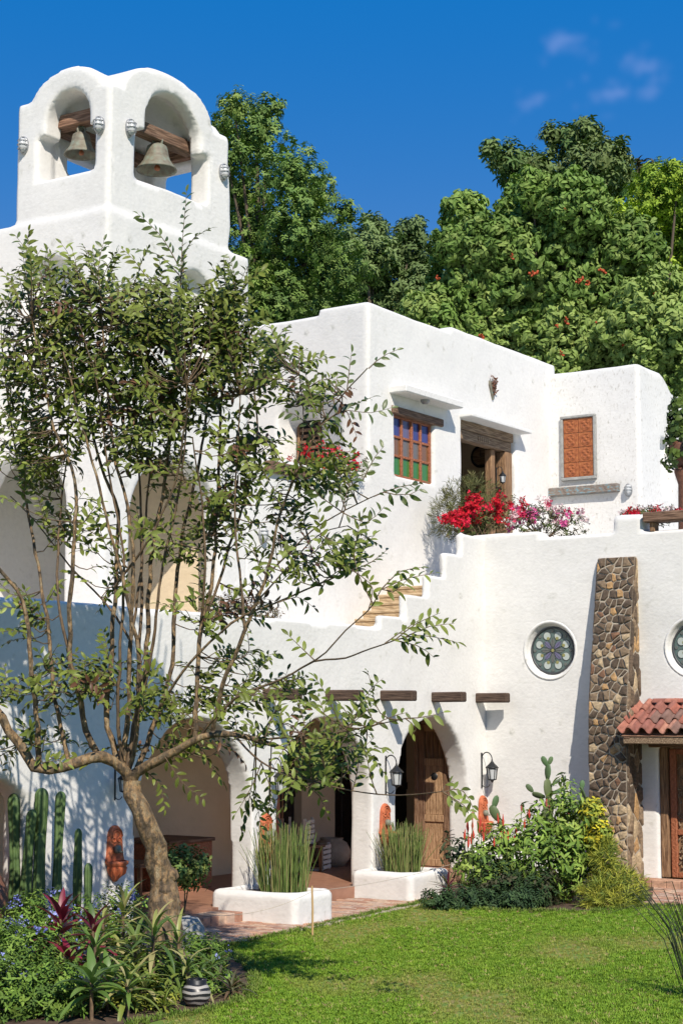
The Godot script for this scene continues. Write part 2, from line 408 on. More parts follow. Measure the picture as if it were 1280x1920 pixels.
const STEMS := [  # points, first and last radius of trunk, limbs and stems
	[[Vector3(-1.58,0.09,-16.40), Vector3(-1.61,0.43,-16.39), Vector3(-1.66,0.76,-16.47), Vector3(-1.71,1.11,-16.46), Vector3(-1.79,1.41,-16.38), Vector3(-1.89,1.66,-16.32), Vector3(-1.98,1.88,-16.36)], 0.168, 0.102],
	[[Vector3(-1.99,1.86,-16.40), Vector3(-1.87,2.00,-16.31), Vector3(-1.63,2.11,-16.14), Vector3(-1.35,2.27,-16.02), Vector3(-1.18,2.32,-15.98), Vector3(-0.98,2.32,-15.95), Vector3(-0.78,2.27,-15.88), Vector3(-0.53,2.20,-15.73)], 0.056, 0.018],
	[[Vector3(-1.98,1.85,-16.40), Vector3(-2.09,2.02,-16.34), Vector3(-2.26,2.12,-16.20), Vector3(-2.52,2.03,-16.11), Vector3(-2.81,2.00,-16.09), Vector3(-2.97,2.20,-16.10), Vector3(-3.16,2.52,-16.05), Vector3(-3.39,2.74,-15.93)], 0.058, 0.038],
	[[Vector3(-2.09,2.01,-16.40), Vector3(-2.23,2.50,-16.48), Vector3(-2.20,3.01,-16.48), Vector3(-2.17,3.72,-16.54), Vector3(-2.18,4.46,-16.66), Vector3(-2.39,5.01,-16.81), Vector3(-2.52,5.56,-16.91), Vector3(-2.62,6.21,-16.93)], 0.031, 0.009],
	[[Vector3(-2.06,1.98,-16.40), Vector3(-2.02,2.55,-16.37), Vector3(-1.98,3.20,-16.25), Vector3(-1.96,3.80,-16.19), Vector3(-2.02,4.41,-16.21), Vector3(-2.16,4.97,-16.24), Vector3(-2.24,5.64,-16.22), Vector3(-2.30,6.45,-16.13)], 0.028, 0.008],
	[[Vector3(-2.01,1.98,-16.40), Vector3(-1.91,2.55,-16.45), Vector3(-1.85,3.05,-16.41), Vector3(-1.83,3.61,-16.39), Vector3(-1.79,4.23,-16.42), Vector3(-1.70,4.75,-16.48), Vector3(-1.65,5.39,-16.56), Vector3(-1.60,6.09,-16.63), Vector3(-1.57,6.69,-16.65), Vector3(-1.56,7.06,-16.63)], 0.031, 0.006],
	[[Vector3(-2.02,1.95,-16.40), Vector3(-1.93,2.30,-16.31), Vector3(-1.88,2.90,-16.14), Vector3(-1.98,3.54,-16.02), Vector3(-2.15,4.18,-15.98), Vector3(-2.31,4.78,-15.95), Vector3(-2.44,5.27,-15.88), Vector3(-2.58,5.85,-15.73)], 0.025, 0.008],
	[[Vector3(-1.93,1.98,-16.40), Vector3(-1.73,2.55,-16.52), Vector3(-1.62,3.01,-16.55), Vector3(-1.60,3.73,-16.62), Vector3(-1.53,4.36,-16.74), Vector3(-1.42,4.91,-16.91), Vector3(-1.34,5.59,-17.07), Vector3(-1.30,6.21,-17.18), Vector3(-1.25,6.72,-17.23)], 0.028, 0.008],
	[[Vector3(-2.27,2.11,-16.30), Vector3(-2.44,2.55,-16.27), Vector3(-2.53,3.04,-16.15), Vector3(-2.52,3.59,-16.07), Vector3(-2.50,4.19,-16.04), Vector3(-2.51,4.74,-16.06), Vector3(-2.72,5.20,-16.07), Vector3(-2.82,5.71,-16.03), Vector3(-2.92,6.20,-15.93)], 0.031, 0.008],
	[[Vector3(-2.81,2.00,-16.10), Vector3(-2.79,2.45,-15.98), Vector3(-2.83,2.89,-15.82), Vector3(-2.88,3.42,-15.79), Vector3(-3.04,3.72,-15.78), Vector3(-3.21,3.90,-15.63)], 0.028, 0.016],
	[[Vector3(-2.53,2.03,-16.20), Vector3(-2.71,2.70,-16.33), Vector3(-2.78,3.31,-16.39), Vector3(-2.93,3.98,-16.54), Vector3(-3.14,4.79,-16.76), Vector3(-3.30,5.46,-16.95), Vector3(-3.41,6.18,-17.03)], 0.022, 0.008],
	[[Vector3(-1.37,2.26,-16.20), Vector3(-1.35,2.80,-16.30), Vector3(-1.33,3.25,-16.30), Vector3(-1.22,3.81,-16.35), Vector3(-1.20,4.43,-16.44), Vector3(-1.18,5.18,-16.58), Vector3(-1.16,5.84,-16.72), Vector3(-1.11,6.40,-16.80), Vector3(-1.07,6.84,-16.83)], 0.025, 0.008],
	[[Vector3(-1.19,2.32,-16.10), Vector3(-1.10,2.74,-15.88), Vector3(-0.87,3.27,-15.70), Vector3(-0.68,3.75,-15.56), Vector3(-0.53,4.37,-15.47), Vector3(-0.38,4.69,-15.36), Vector3(-0.19,5.06,-15.20), Vector3(0.05,5.35,-14.99), Vector3(0.23,5.50,-14.76)], 0.025, 0.005],
	[[Vector3(-1.73,2.55,-16.50), Vector3(-1.44,2.95,-16.14), Vector3(-0.98,3.36,-15.90), Vector3(-0.58,3.52,-15.72), Vector3(-0.19,3.67,-15.44), Vector3(0.09,3.75,-15.06)], 0.016, 0.006],
	[[Vector3(-1.36,2.26,-16.10), Vector3(-0.97,2.64,-15.73), Vector3(-0.52,2.82,-15.43), Vector3(-0.23,2.97,-15.22), Vector3(0.00,2.98,-14.98), Vector3(0.23,3.05,-14.64), Vector3(0.44,3.11,-14.26)], 0.016, 0.005],
	[[Vector3(-0.38,2.89,-15.20), Vector3(-0.14,3.03,-14.90), Vector3(0.05,3.23,-14.77), Vector3(0.23,3.38,-14.60), Vector3(0.33,3.53,-14.26)], 0.009, 0.004],
	[[Vector3(-0.78,2.27,-15.90), Vector3(-0.38,2.31,-15.42), Vector3(0.00,2.35,-15.12), Vector3(0.27,2.41,-14.77), Vector3(0.53,2.47,-14.26)], 0.011, 0.004],
	[[Vector3(-0.98,2.32,-15.90), Vector3(-0.71,2.08,-15.48), Vector3(-0.37,1.96,-15.18), Vector3(0.05,1.86,-14.94), Vector3(0.45,1.83,-14.60), Vector3(0.82,1.88,-14.16)], 0.011, 0.004],
	[[Vector3(-0.68,3.76,-15.70), Vector3(-0.29,4.11,-15.30), Vector3(0.00,4.27,-15.07), Vector3(0.28,4.38,-14.80), Vector3(0.45,4.39,-14.36)], 0.009, 0.004],
	[[Vector3(-1.34,3.26,-16.40), Vector3(-1.08,4.08,-16.50), Vector3(-0.89,4.78,-16.72), Vector3(-0.84,5.36,-17.00), Vector3(-0.91,6.05,-17.18), Vector3(-0.98,6.73,-17.26)], 0.016, 0.006],
	[[Vector3(-2.02,3.21,-16.50), Vector3(-2.27,3.57,-16.62), Vector3(-2.68,3.96,-16.92), Vector3(-3.05,4.41,-17.17), Vector3(-3.34,4.69,-17.26)], 0.013, 0.006],
	[[Vector3(-2.17,3.72,-16.50), Vector3(-1.81,4.15,-16.17), Vector3(-1.55,4.69,-16.02), Vector3(-1.46,5.16,-15.82), Vector3(-1.31,5.59,-15.46)], 0.013, 0.006],
	[[Vector3(-0.52,4.35,-15.30), Vector3(-0.38,4.77,-15.20), Vector3(-0.34,5.17,-15.31), Vector3(-0.38,5.53,-15.16)], 0.008, 0.004],
	[[Vector3(-2.02,2.00,-16.40), Vector3(-1.94,2.55,-16.40), Vector3(-1.92,3.21,-16.47), Vector3(-1.93,3.99,-16.62), Vector3(-1.98,4.79,-16.75), Vector3(-2.05,5.53,-16.78), Vector3(-2.03,6.17,-16.76)], 0.022, 0.006],
	[[Vector3(-2.06,2.00,-16.40), Vector3(-2.09,2.55,-16.25), Vector3(-2.06,3.29,-16.17), Vector3(-2.05,4.00,-16.17), Vector3(-2.19,4.70,-16.15), Vector3(-2.26,5.30,-16.03), Vector3(-2.32,5.77,-15.86)], 0.020, 0.006],
	[[Vector3(-1.92,2.55,-16.50), Vector3(-1.77,3.20,-16.32), Vector3(-1.71,3.80,-16.26), Vector3(-1.57,4.46,-16.26), Vector3(-1.49,4.96,-16.16), Vector3(-1.45,5.59,-15.96)], 0.019, 0.006],
	[[Vector3(-1.99,3.20,-16.35), Vector3(-1.92,3.81,-16.41), Vector3(-1.89,4.56,-16.64), Vector3(-1.86,5.33,-16.84), Vector3(-1.91,5.98,-16.86)], 0.016, 0.006],
	[[Vector3(-2.54,3.05,-16.20), Vector3(-2.67,3.60,-16.25), Vector3(-2.71,4.33,-16.47), Vector3(-2.68,4.98,-16.65), Vector3(-2.67,5.62,-16.66)], 0.016, 0.006],
	[[Vector3(-1.34,3.26,-16.40), Vector3(-1.28,3.90,-16.17), Vector3(-1.32,4.50,-16.15), Vector3(-1.39,5.07,-15.86)], 0.016, 0.006],
	[[Vector3(-0.89,3.28,-15.90), Vector3(-0.94,3.77,-15.90), Vector3(-1.00,4.39,-16.07), Vector3(-0.99,5.02,-16.20), Vector3(-0.96,5.53,-16.16)], 0.014, 0.006],
	[[Vector3(-0.79,3.53,-15.90), Vector3(-0.39,3.94,-15.60), Vector3(-0.19,4.13,-15.51), Vector3(0.05,4.16,-15.16)], 0.009, 0.004],
]
const SPRIGS := [  # leafy shoots that stand clear of the crown
	[Vector3(-1.55,6.48,-16.24), Vector3(-1.54,6.95,-16.24), Vector3(-1.50,7.55,-16.24)],
	[Vector3(-1.57,6.81,-16.30), Vector3(-1.76,7.13,-16.30), Vector3(-1.98,7.34,-16.30)],
	[Vector3(-1.56,6.87,-16.33), Vector3(-1.43,7.11,-16.33), Vector3(-1.27,7.20,-16.33)],
	[Vector3(-1.56,6.73,-16.40), Vector3(-1.77,6.95,-16.40), Vector3(-2.00,7.01,-16.40)],
	[Vector3(-2.78,6.49,-16.30), Vector3(-2.97,6.86,-16.30), Vector3(-3.17,7.13,-16.30)],
	[Vector3(-2.70,6.62,-16.39), Vector3(-2.47,6.89,-16.39), Vector3(-2.26,7.08,-16.39)],
	[Vector3(-2.27,6.41,-15.95), Vector3(-2.30,6.72,-15.95), Vector3(-2.25,6.98,-15.95)],
	[Vector3(-1.02,6.46,-16.16), Vector3(-1.02,6.67,-16.16), Vector3(-1.08,6.88,-16.16)],
	[Vector3(-0.96,6.62,-16.40), Vector3(-0.91,6.81,-16.40), Vector3(-0.89,6.90,-16.40)],
	[Vector3(-0.39,5.60,-15.51), Vector3(-0.54,5.80,-15.51), Vector3(-0.71,5.95,-15.51)],
	[Vector3(0.00,5.32,-15.08), Vector3(-0.19,5.52,-15.08), Vector3(-0.38,5.56,-15.08)],
	[Vector3(0.23,5.41,-14.34), Vector3(0.34,5.51,-14.34), Vector3(0.47,5.57,-14.34)],
	[Vector3(0.05,5.32,-14.79), Vector3(0.07,5.51,-14.79), Vector3(0.09,5.65,-14.79)],
	[Vector3(-0.19,5.03,-15.03), Vector3(0.00,5.17,-15.03), Vector3(0.24,5.15,-15.03), Vector3(0.45,5.20,-15.03)],
	[Vector3(-0.14,5.09,-15.11), Vector3(0.09,5.23,-15.11), Vector3(0.28,5.31,-15.11)],
	[Vector3(-0.24,5.02,-15.27), Vector3(-0.38,5.16,-15.27), Vector3(-0.53,5.21,-15.27)],
	[Vector3(0.18,4.46,-14.36), Vector3(0.27,4.64,-14.36), Vector3(0.36,4.75,-14.36)],
	[Vector3(0.00,4.23,-14.74), Vector3(0.09,4.51,-14.74), Vector3(0.23,4.58,-14.74)],
	[Vector3(0.27,4.32,-14.35), Vector3(0.45,4.39,-14.35), Vector3(0.70,4.44,-14.35)],
	[Vector3(0.36,4.38,-14.53), Vector3(0.54,4.35,-14.53), Vector3(0.68,4.41,-14.53)],
	[Vector3(0.00,4.27,-15.01), Vector3(-0.19,4.41,-15.01), Vector3(-0.33,4.55,-15.01)],
	[Vector3(0.00,4.23,-14.71), Vector3(0.23,4.14,-14.71), Vector3(0.37,4.28,-14.71)],
	[Vector3(0.05,4.14,-14.96), Vector3(0.23,4.03,-14.96), Vector3(0.35,3.96,-14.96)],
	[Vector3(-0.19,4.07,-14.98), Vector3(0.00,3.98,-14.98), Vector3(0.23,4.05,-14.98)],
	[Vector3(0.09,3.73,-14.80), Vector3(0.28,3.82,-14.80), Vector3(0.40,3.92,-14.80)],
	[Vector3(-0.19,3.63,-14.97), Vector3(0.05,3.79,-14.97), Vector3(0.23,3.86,-14.97)],
	[Vector3(0.09,3.71,-14.49), Vector3(0.22,3.62,-14.49), Vector3(0.27,3.53,-14.49)],
	[Vector3(0.34,3.55,-14.54), Vector3(0.54,3.64,-14.54), Vector3(0.79,3.69,-14.54)],
	[Vector3(0.33,3.53,-14.21), Vector3(0.49,3.68,-14.21), Vector3(0.66,3.71,-14.21)],
	[Vector3(0.33,3.53,-14.21), Vector3(0.44,3.51,-14.21), Vector3(0.57,3.64,-14.21)],
	[Vector3(0.23,3.39,-14.77), Vector3(0.27,3.55,-14.77), Vector3(0.23,3.66,-14.77)],
	[Vector3(0.45,3.12,-14.44), Vector3(0.67,3.16,-14.44), Vector3(0.97,3.10,-14.44)],
	[Vector3(0.44,3.11,-14.14), Vector3(0.61,3.24,-14.14), Vector3(0.81,3.33,-14.14)],
	[Vector3(0.45,3.12,-14.48), Vector3(0.67,3.06,-14.48), Vector3(0.78,2.97,-14.48)],
	[Vector3(0.53,3.14,-14.27), Vector3(0.71,3.22,-14.27), Vector3(0.93,3.25,-14.27)],
	[Vector3(0.36,3.09,-14.41), Vector3(0.53,3.21,-14.41), Vector3(0.67,3.30,-14.41)],
	[Vector3(0.52,2.47,-14.10), Vector3(0.67,2.48,-14.10), Vector3(0.83,2.52,-14.10)],
	[Vector3(0.27,2.41,-14.68), Vector3(0.41,2.48,-14.68), Vector3(0.56,2.52,-14.68)],
	[Vector3(0.00,2.35,-14.98), Vector3(0.18,2.50,-14.98), Vector3(0.28,2.59,-14.98)],
	[Vector3(0.53,2.47,-14.48), Vector3(0.62,2.39,-14.48), Vector3(0.58,2.32,-14.48)],
	[Vector3(0.84,1.86,-14.45), Vector3(0.97,1.89,-14.45), Vector3(1.06,1.80,-14.45), Vector3(1.12,1.62,-14.45)],
	[Vector3(0.82,1.88,-14.15), Vector3(0.91,1.81,-14.15), Vector3(0.99,1.75,-14.15)],
	[Vector3(0.82,1.88,-14.18), Vector3(0.85,1.94,-14.18), Vector3(0.91,1.96,-14.18)],
	[Vector3(0.82,1.88,-14.08), Vector3(0.99,1.77,-14.08), Vector3(1.05,1.71,-14.08)],
	[Vector3(-0.68,3.76,-15.68), Vector3(-0.83,4.00,-15.68), Vector3(-0.98,4.10,-15.68)],
	[Vector3(-0.58,3.50,-15.50), Vector3(-0.38,3.55,-15.50), Vector3(-0.24,3.45,-15.50)],
	[Vector3(-0.53,4.38,-15.55), Vector3(-0.68,4.53,-15.55), Vector3(-0.78,4.67,-15.55)],
	[Vector3(-1.06,4.05,-16.23), Vector3(-0.91,4.21,-16.23), Vector3(-0.76,4.26,-16.23)],
	[Vector3(-0.72,2.07,-15.68), Vector3(-0.82,1.83,-15.68), Vector3(-0.96,1.60,-15.68)],
	[Vector3(-0.74,2.06,-16.02), Vector3(-0.64,1.77,-16.02), Vector3(-0.69,1.60,-16.02)],
	[Vector3(-1.63,2.11,-16.10), Vector3(-1.45,1.86,-16.10), Vector3(-1.26,1.72,-16.10)],
	[Vector3(-1.36,2.26,-16.09), Vector3(-1.18,2.01,-16.09), Vector3(-1.08,1.86,-16.09)],
	[Vector3(-1.88,2.00,-16.34), Vector3(-1.70,1.85,-16.34), Vector3(-1.65,1.61,-16.34)],
	[Vector3(-0.38,1.95,-15.43), Vector3(-0.47,1.75,-15.43), Vector3(-0.54,1.66,-15.43)],
	[Vector3(-0.99,2.65,-16.09), Vector3(-0.84,2.80,-16.09), Vector3(-0.70,2.99,-16.09)],
	[Vector3(-0.23,2.97,-15.22), Vector3(-0.38,3.11,-15.22), Vector3(-0.47,3.20,-15.22)],
]
const BLOBS := [  # crown masses: centre, half width, half height, number of shoots
	[Vector3(-2.75,6.52,-16.40), 0.56, 0.41, 72],
	[Vector3(-3.02,5.89,-16.40), 0.48, 0.61, 90],
	[Vector3(-2.18,6.31,-16.40), 0.56, 0.51, 114],
	[Vector3(-1.60,6.15,-16.40), 0.56, 0.51, 114],
	[Vector3(-1.11,6.36,-16.40), 0.28, 0.46, 66],
	[Vector3(-2.37,5.57,-16.40), 0.71, 0.48, 114],
	[Vector3(-1.65,5.52,-16.40), 0.56, 0.46, 90],
	[Vector3(-1.03,5.77,-16.33), 0.36, 0.46, 60],
	[Vector3(-3.03,4.95,-16.40), 0.41, 0.46, 35],
	[Vector3(-2.83,5.15,-16.40), 0.41, 0.41, 26],
	[Vector3(-0.60,5.76,-15.80), 0.25, 0.23, 24],
	[Vector3(-0.39,5.41,-15.53), 0.20, 0.20, 10],
	[Vector3(-0.19,5.26,-15.27), 0.25, 0.20, 14],
	[Vector3(-2.00,5.05,-16.40), 0.46, 0.25, 31],
	[Vector3(-1.59,4.84,-16.40), 0.41, 0.25, 22],
	[Vector3(-1.02,4.94,-16.33), 0.30, 0.36, 33],
	[Vector3(-1.17,4.43,-16.40), 0.16, 0.30, 33],
	[Vector3(-1.51,4.17,-16.40), 0.51, 0.18, 26],
	[Vector3(-0.54,4.35,-15.73), 0.36, 0.30, 19],
	[Vector3(-0.29,4.70,-15.40), 0.30, 0.25, 17],
	[Vector3(-0.09,4.57,-15.13), 0.25, 0.20, 11],
	[Vector3(-0.24,3.82,-15.33), 0.41, 0.20, 19],
	[Vector3(0.09,3.83,-14.87), 0.20, 0.15, 8],
	[Vector3(-0.59,3.96,-15.80), 0.25, 0.20, 8],
	[Vector3(-2.78,2.75,-16.40), 0.61, 0.30, 34],
	[Vector3(-2.22,2.85,-16.40), 0.56, 0.25, 25],
	[Vector3(-1.61,2.60,-16.40), 0.61, 0.25, 34],
	[Vector3(-1.06,3.00,-16.40), 0.41, 0.25, 13],
	[Vector3(-0.69,2.65,-15.93), 0.48, 0.25, 23],
	[Vector3(-0.38,2.29,-15.53), 0.38, 0.23, 17],
	[Vector3(-0.13,2.13,-15.19), 0.31, 0.31, 26],
	[Vector3(-0.19,1.94,-15.27), 0.36, 0.20, 10],
	[Vector3(-0.84,1.72,-16.13), 0.20, 0.15, 4],
	[Vector3(-2.94,3.46,-16.40), 0.36, 0.30, 13],
	[Vector3(-1.37,3.46,-16.40), 0.25, 0.25, 15],
	[Vector3(-1.56,2.20,-16.40), 0.41, 0.20, 9],
	[Vector3(-2.52,2.20,-16.40), 0.56, 0.20, 13],
	[Vector3(-2.66,4.33,-16.40), 0.46, 0.41, 19],
	[Vector3(-2.24,3.81,-16.40), 0.36, 0.30, 11],
	[Vector3(0.00,2.55,-15.00), 0.25, 0.15, 6],
	[Vector3(0.23,2.54,-14.67), 0.20, 0.13, 3],
	[Vector3(-0.90,2.30,-16.20), 0.30, 0.15, 6],
	[Vector3(-3.12,2.20,-16.40), 0.25, 0.20, 7],
	[Vector3(0.22,2.23,-14.67), 0.15, 0.20, 3],
	[Vector3(-1.01,3.56,-16.33), 0.30, 0.20, 9],
]
const LOBES_A := [[Vector3(-2.38,18.42,-46.41), 0.88], [Vector3(-1.37,16.94,-45.11), 0.94], [Vector3(-2.84,16.76,-46.95), 1.14], [Vector3(-1.15,15.44,-45.05), 1.21], [Vector3(-2.21,15.10,-46.50), 1.28], [Vector3(-0.59,14.55,-46.69), 1.35], [Vector3(-3.09,17.36,-45.04), 0.71], [Vector3(-2.09,19.22,-46.58), 0.51], [Vector3(0.07,16.09,-45.73), 0.37], [Vector3(-3.28,18.64,-46.16), 0.43], [Vector3(-2.89,18.77,-45.02), 0.48], [Vector3(-3.00,13.55,-45.09), 1.28], [Vector3(-1.72,13.47,-45.36), 1.14], [Vector3(-0.75,16.90,-46.91), 0.64]]
const LOBES_B := [[Vector3(0.97,19.14,-61.39), 1.19], [Vector3(2.48,19.64,-62.51), 1.00], [Vector3(0.20,18.31,-62.86), 1.54], [Vector3(1.99,17.71,-62.88), 1.54], [Vector3(3.12,18.02,-61.69), 0.96], [Vector3(1.18,20.23,-61.71), 0.50], [Vector3(2.76,20.33,-62.05), 0.46], [Vector3(-0.40,19.45,-62.55), 0.96], [Vector3(-1.55,16.91,-61.22), 1.34]]
const LOBES_C := [[Vector3(4.75,12.95,-40.50), 1.67], [Vector3(3.21,12.64,-40.59), 1.11], [Vector3(6.18,12.48,-40.72), 1.55], [Vector3(7.27,11.19,-39.07), 1.49], [Vector3(4.49,14.65,-40.89), 0.74], [Vector3(5.43,14.27,-39.18), 0.82], [Vector3(6.68,13.38,-39.68), 0.87], [Vector3(2.41,11.58,-40.22), 1.05], [Vector3(2.99,14.63,-40.84), 0.52], [Vector3(3.34,13.51,-39.68), 0.74], [Vector3(3.74,11.46,-40.85), 1.36], [Vector3(5.31,11.03,-40.09), 1.36], [Vector3(2.64,13.50,-39.62), 0.45], [Vector3(1.88,11.83,-39.63), 0.50], [Vector3(7.80,10.12,-39.35), 0.99], [Vector3(1.73,10.83,-39.16), 0.62], [Vector3(4.51,14.75,-39.30), 0.45], [Vector3(6.75,11.35,-40.38), 1.11]]
const LOBES_D := [[Vector3(8.11,21.68,-56.99), 0.87], [Vector3(8.83,20.66,-55.32), 0.80], [Vector3(5.49,20.68,-55.10), 0.55], [Vector3(7.29,22.09,-56.97), 0.45], [Vector3(6.44,20.63,-56.07), 0.73], [Vector3(8.37,20.36,-55.81), 1.04], [Vector3(4.93,21.13,-55.47), 0.31], [Vector3(8.27,22.06,-56.19), 0.42], [Vector3(9.39,20.35,-56.65), 0.62], [Vector3(5.89,20.39,-55.91), 0.59]]
const LOBES_E := [[Vector3(8.88,16.88,-46.84), 0.90], [Vector3(7.77,15.82,-46.11), 0.70], [Vector3(9.65,16.09,-47.83), 1.16], [Vector3(9.26,17.17,-46.07), 0.49], [Vector3(8.34,14.93,-46.99), 0.87], [Vector3(9.80,14.18,-47.68), 1.02]]
const LOBES_F := [[Vector3(10.82,21.70,-59.26), 0.37], [Vector3(10.80,21.55,-60.46), 0.41]]

# ---- the house
func f_arcade(p: Vector3) -> float:
	var d := bx(p, Vector3(-12, -0.4, -0.37), Vector3(4.1, 3.76, 0))
	if p.x > 0.2 and p.y > 3.2:
		d = minf(d, bx(p, Vector3(0.75, 3.0, -0.13), Vector3(4.1, 3.93, 0), 0.03))
		d = minf(d, bx(p, Vector3(1.44, 3.0, -0.13), Vector3(4.1, 4.27, 0), 0.03))
		d = minf(d, bx(p, Vector3(2.1, 3.0, -0.13), Vector3(4.1, 4.62, 0), 0.05))
		d = minf(d, bx(p, Vector3(2.62, 3.0, -0.13), Vector3(4.1, 4.98, 0), 0.05))
		d = minf(d, bx(p, Vector3(3.15, 3.0, -0.13), Vector3(4.1, 5.33, 0), 0.05))
	if p.y < 3.0:
		d = smax(d, -arch2(p.x + 3.47, p.y, 1.14, 1.25, 1.21), 0.035)
		d = smax(d, -arch2(p.x + 0.635, p.y, 1.145, 1.25, 1.21), 0.035)
		d = smax(d, -arch2(p.x - 2.225, p.y, 1.085, 1.25, 1.21), 0.035)
		d = smax(d, -arch2(p.x + 7.05, p.y, 0.62, 1.5, 0.32), 0.04)
	return d
func f_round(p: Vector3) -> float:
	var d := bx(p, Vector3(3.88, -0.4, -0.3), Vector3(4.23, 5.26, 8.0))
	if p.y > 4.6:
		d = minf(d, bx(p, Vector3(3.88, 4.6, -0.3), Vector3(4.23, 5.36, 0.98), 0.05))
		d = minf(d, bx(p, Vector3(3.88, 4.6, 2.2), Vector3(4.23, 5.53, 2.72), 0.09))
	if p.y > 2.8 and p.y < 4.2:
		for c in [1.13, 3.47]:
			var r := Vector2(p.z - c, p.y - 3.49).length()
			d = smax(d, -maxf(r - 0.425 + clampf(p.x - 3.88, 0.0, 0.14) * 0.45, p.x - 4.02), 0.03)
	if p.y < 2.6:
		d = smax(d, -(maxf(absf(p.z - 3.6) - 0.72, p.y - 2.03)), 0.05)
	return d
func f_upper(p: Vector3) -> float:
	var d := bx(p, Vector3(2.487, 3.0, -1.62), Vector3(9.2, 9.05, -1.3), 0.05)
	d = minf(d, bx(p, Vector3(2.487, 3.0, -6.2), Vector3(2.8, 8.95, -1.3), 0.05))
	if p.y > 8.0:
		d = minf(d, bx(p, Vector3(2.487, 8.5, -2.28), Vector3(2.8, 9.05, -1.3), 0.05))
		d = minf(d, bx(p, Vector3(5.15, 8.5, -1.62), Vector3(9.2, 9.16, -1.3), 0.05))
	d = minf(d, bx(p, Vector3(-0.75, 3.0, -1.6), Vector3(2.6, 6.2, -1.3), 0.04))     # balcony front
	if p.y > 4.0 and p.y < 8.2:
		d = smax(d, -maxf(bx(p, Vector3(3.29, 6.33, -1.9), Vector3(4.56, 7.36, -1.0), 0.01), -9.0), 0.03)
		d = smax(d, -bx(p, Vector3(5.5, 4.5, -1.9), Vector3(7.5, 7.58, -1.0), 0.02), 0.04)
		if p.x < 3.4:
			d = minf(d, bx(p, Vector3(2.6, 5.5, -3.5), Vector3(3.02, 8.3, -1.5), 0.02))
			var sp := clampf((3.0 - p.x) / 0.51, 0.0, 1.1)
			d = smax(d, -maxf(arch2(p.z + 2.765 - sp * 0.33, p.y, 0.225 + sp * 0.4, 7.2 + sp * 0.05, 0.12 + sp * 0.3, 5.95), absf(p.x - 2.64) - 0.6), 0.04)
	return d
func f_side(p: Vector3) -> float:
	var d := bx(p, Vector3(8.95, 4.0, -1.5), Vector3(9.25, 9.0, 0.5), 0.06)
	d = minf(d, bx(p, Vector3(8.95, 4.0, 0.2), Vector3(13.0, 9.0, 0.5), 0.06))
	d = smax(d, (p.y - 8.97 + clampf(p.x - 10.05, 0.0, 0.58) * 0.55), 0.1)
	if p.x > 9.6 and p.y > 6.5:
		d = maxf(d, -bx(p, Vector3(10.0, 6.6, 0.32), Vector3(10.5, 7.68, 0.8), 0.02))
	return d
func f_tower(p: Vector3) -> float:
	var d := bx(p, Vector3(-3.79, 3.0, -4.6), Vector3(-0.68, 9.04, -1.3), 0.06)
	d = maxf(d, -bx(p, Vector3(-3.47, 3.4, -4.28), Vector3(-1.0, 8.8, -1.62), 0.01))
	if p.y < 6.5:
		d = smax(d, -maxf(arch2(p.x + 2.3, p.y, 0.95, 5.0, 0.92), absf(p.z + 1.6) - 0.6), 0.04)
		d = smax(d, -maxf(arch2(p.z + 2.7, p.y, 0.75, 5.15, 0.75), absf(p.x + 3.5) - 0.7), 0.04)
		d = smax(d, -maxf(arch2(p.z + 2.9, p.y, 0.75, 5.15, 0.75), absf(p.x + 0.9) - 0.7), 0.04)
	elif p.y < 9.0:
		d = smax(d, -maxf(arch2(p.x + 1.93, p.y, 0.42, 8.15, 0.42, 7.2), -1.52 - p.z), 0.05)
		d = smax(d, -maxf(arch2(p.z + 2.33, p.y, 0.4, 8.1, 0.4, 7.2), p.x + 3.57), 0.05)
	if p.y > 8.5:
		var b := bx(p, Vector3(-3.75, 8.7, -2.98), Vector3(-1.12, 10.72, -1.33), 0.045)
		var e1 := (Vector2((p.x + 2.5) / 1.0, (p.y - 10.62) / 0.62).length() - 1.0) * 0.62      # barrel across
		b = minf(b, smax(e1, absf(p.z + 2.155) - 0.825, 0.06))
		var e2 := (Vector2((p.z + 2.1) / 0.66, (p.y - 10.62) / 0.46).length() - 1.0) * 0.46
		b = minf(b, smax(e2, absf(p.x + 2.435) - 1.315, 0.06))
		b = maxf(b, -bx(p, Vector3(-3.4, 9.55, -2.64), Vector3(-1.47, 10.6, -1.67), 0.01))
		b = maxf(b, -maxf((Vector2((p.x + 2.45) / 0.78, (p.y - 10.3) / 0.66).length() - 1.0) * 0.6, absf(p.z + 2.155) - 0.6))
		# openings: wide below the corbels, a narrower arch above
		var o1 := minf(arch2(p.x + 2.43, p.y, 0.6, 10.42, 0.5, 9.58), maxf(absf(p.x + 2.41) - 0.77, maxf(p.y - 10.27, 9.58 - p.y)))
		b = smax(b, -maxf(o1, -(p.z + 2.2)), 0.03)
		b = smax(b, -maxf(maxf(absf(p.x + 2.43) - 0.5, maxf(p.y - 10.2, 9.62 - p.y)), p.z + 2.2), 0.03)
		var o2 := minf(arch2(p.z + 2.08, p.y, 0.38, 10.36, 0.4, 9.6), maxf(absf(p.z + 2.1) - 0.5, maxf(p.y - 10.2, 9.6 - p.y)))
		b = smax(b, -maxf(o2, absf(p.x + 3.5) - 0.5), 0.03)
		b = smax(b, -maxf(maxf(absf(p.z + 2.1) - 0.38, maxf(p.y - 10.3, 9.62 - p.y)), absf(p.x + 1.3) - 0.5), 0.03)
		d = minf(d, b)
	return d

func viga(u: float, y: float, len: float, thick: float, parent: Node) -> void:
	var g := G.new()
	g.box(Vector3(-thick / 2, -thick / 2, -0.2), Vector3(thick / 2, thick / 2, len), 0.018)
	part("roof_beam", g.done(), M.wood_dark, parent, Transform3D(Basis(Vector3.UP, rf(-0.02, 0.02)) * Basis(Vector3.RIGHT, rf(-0.01, 0.012)), Vector3(u, y, 0)))

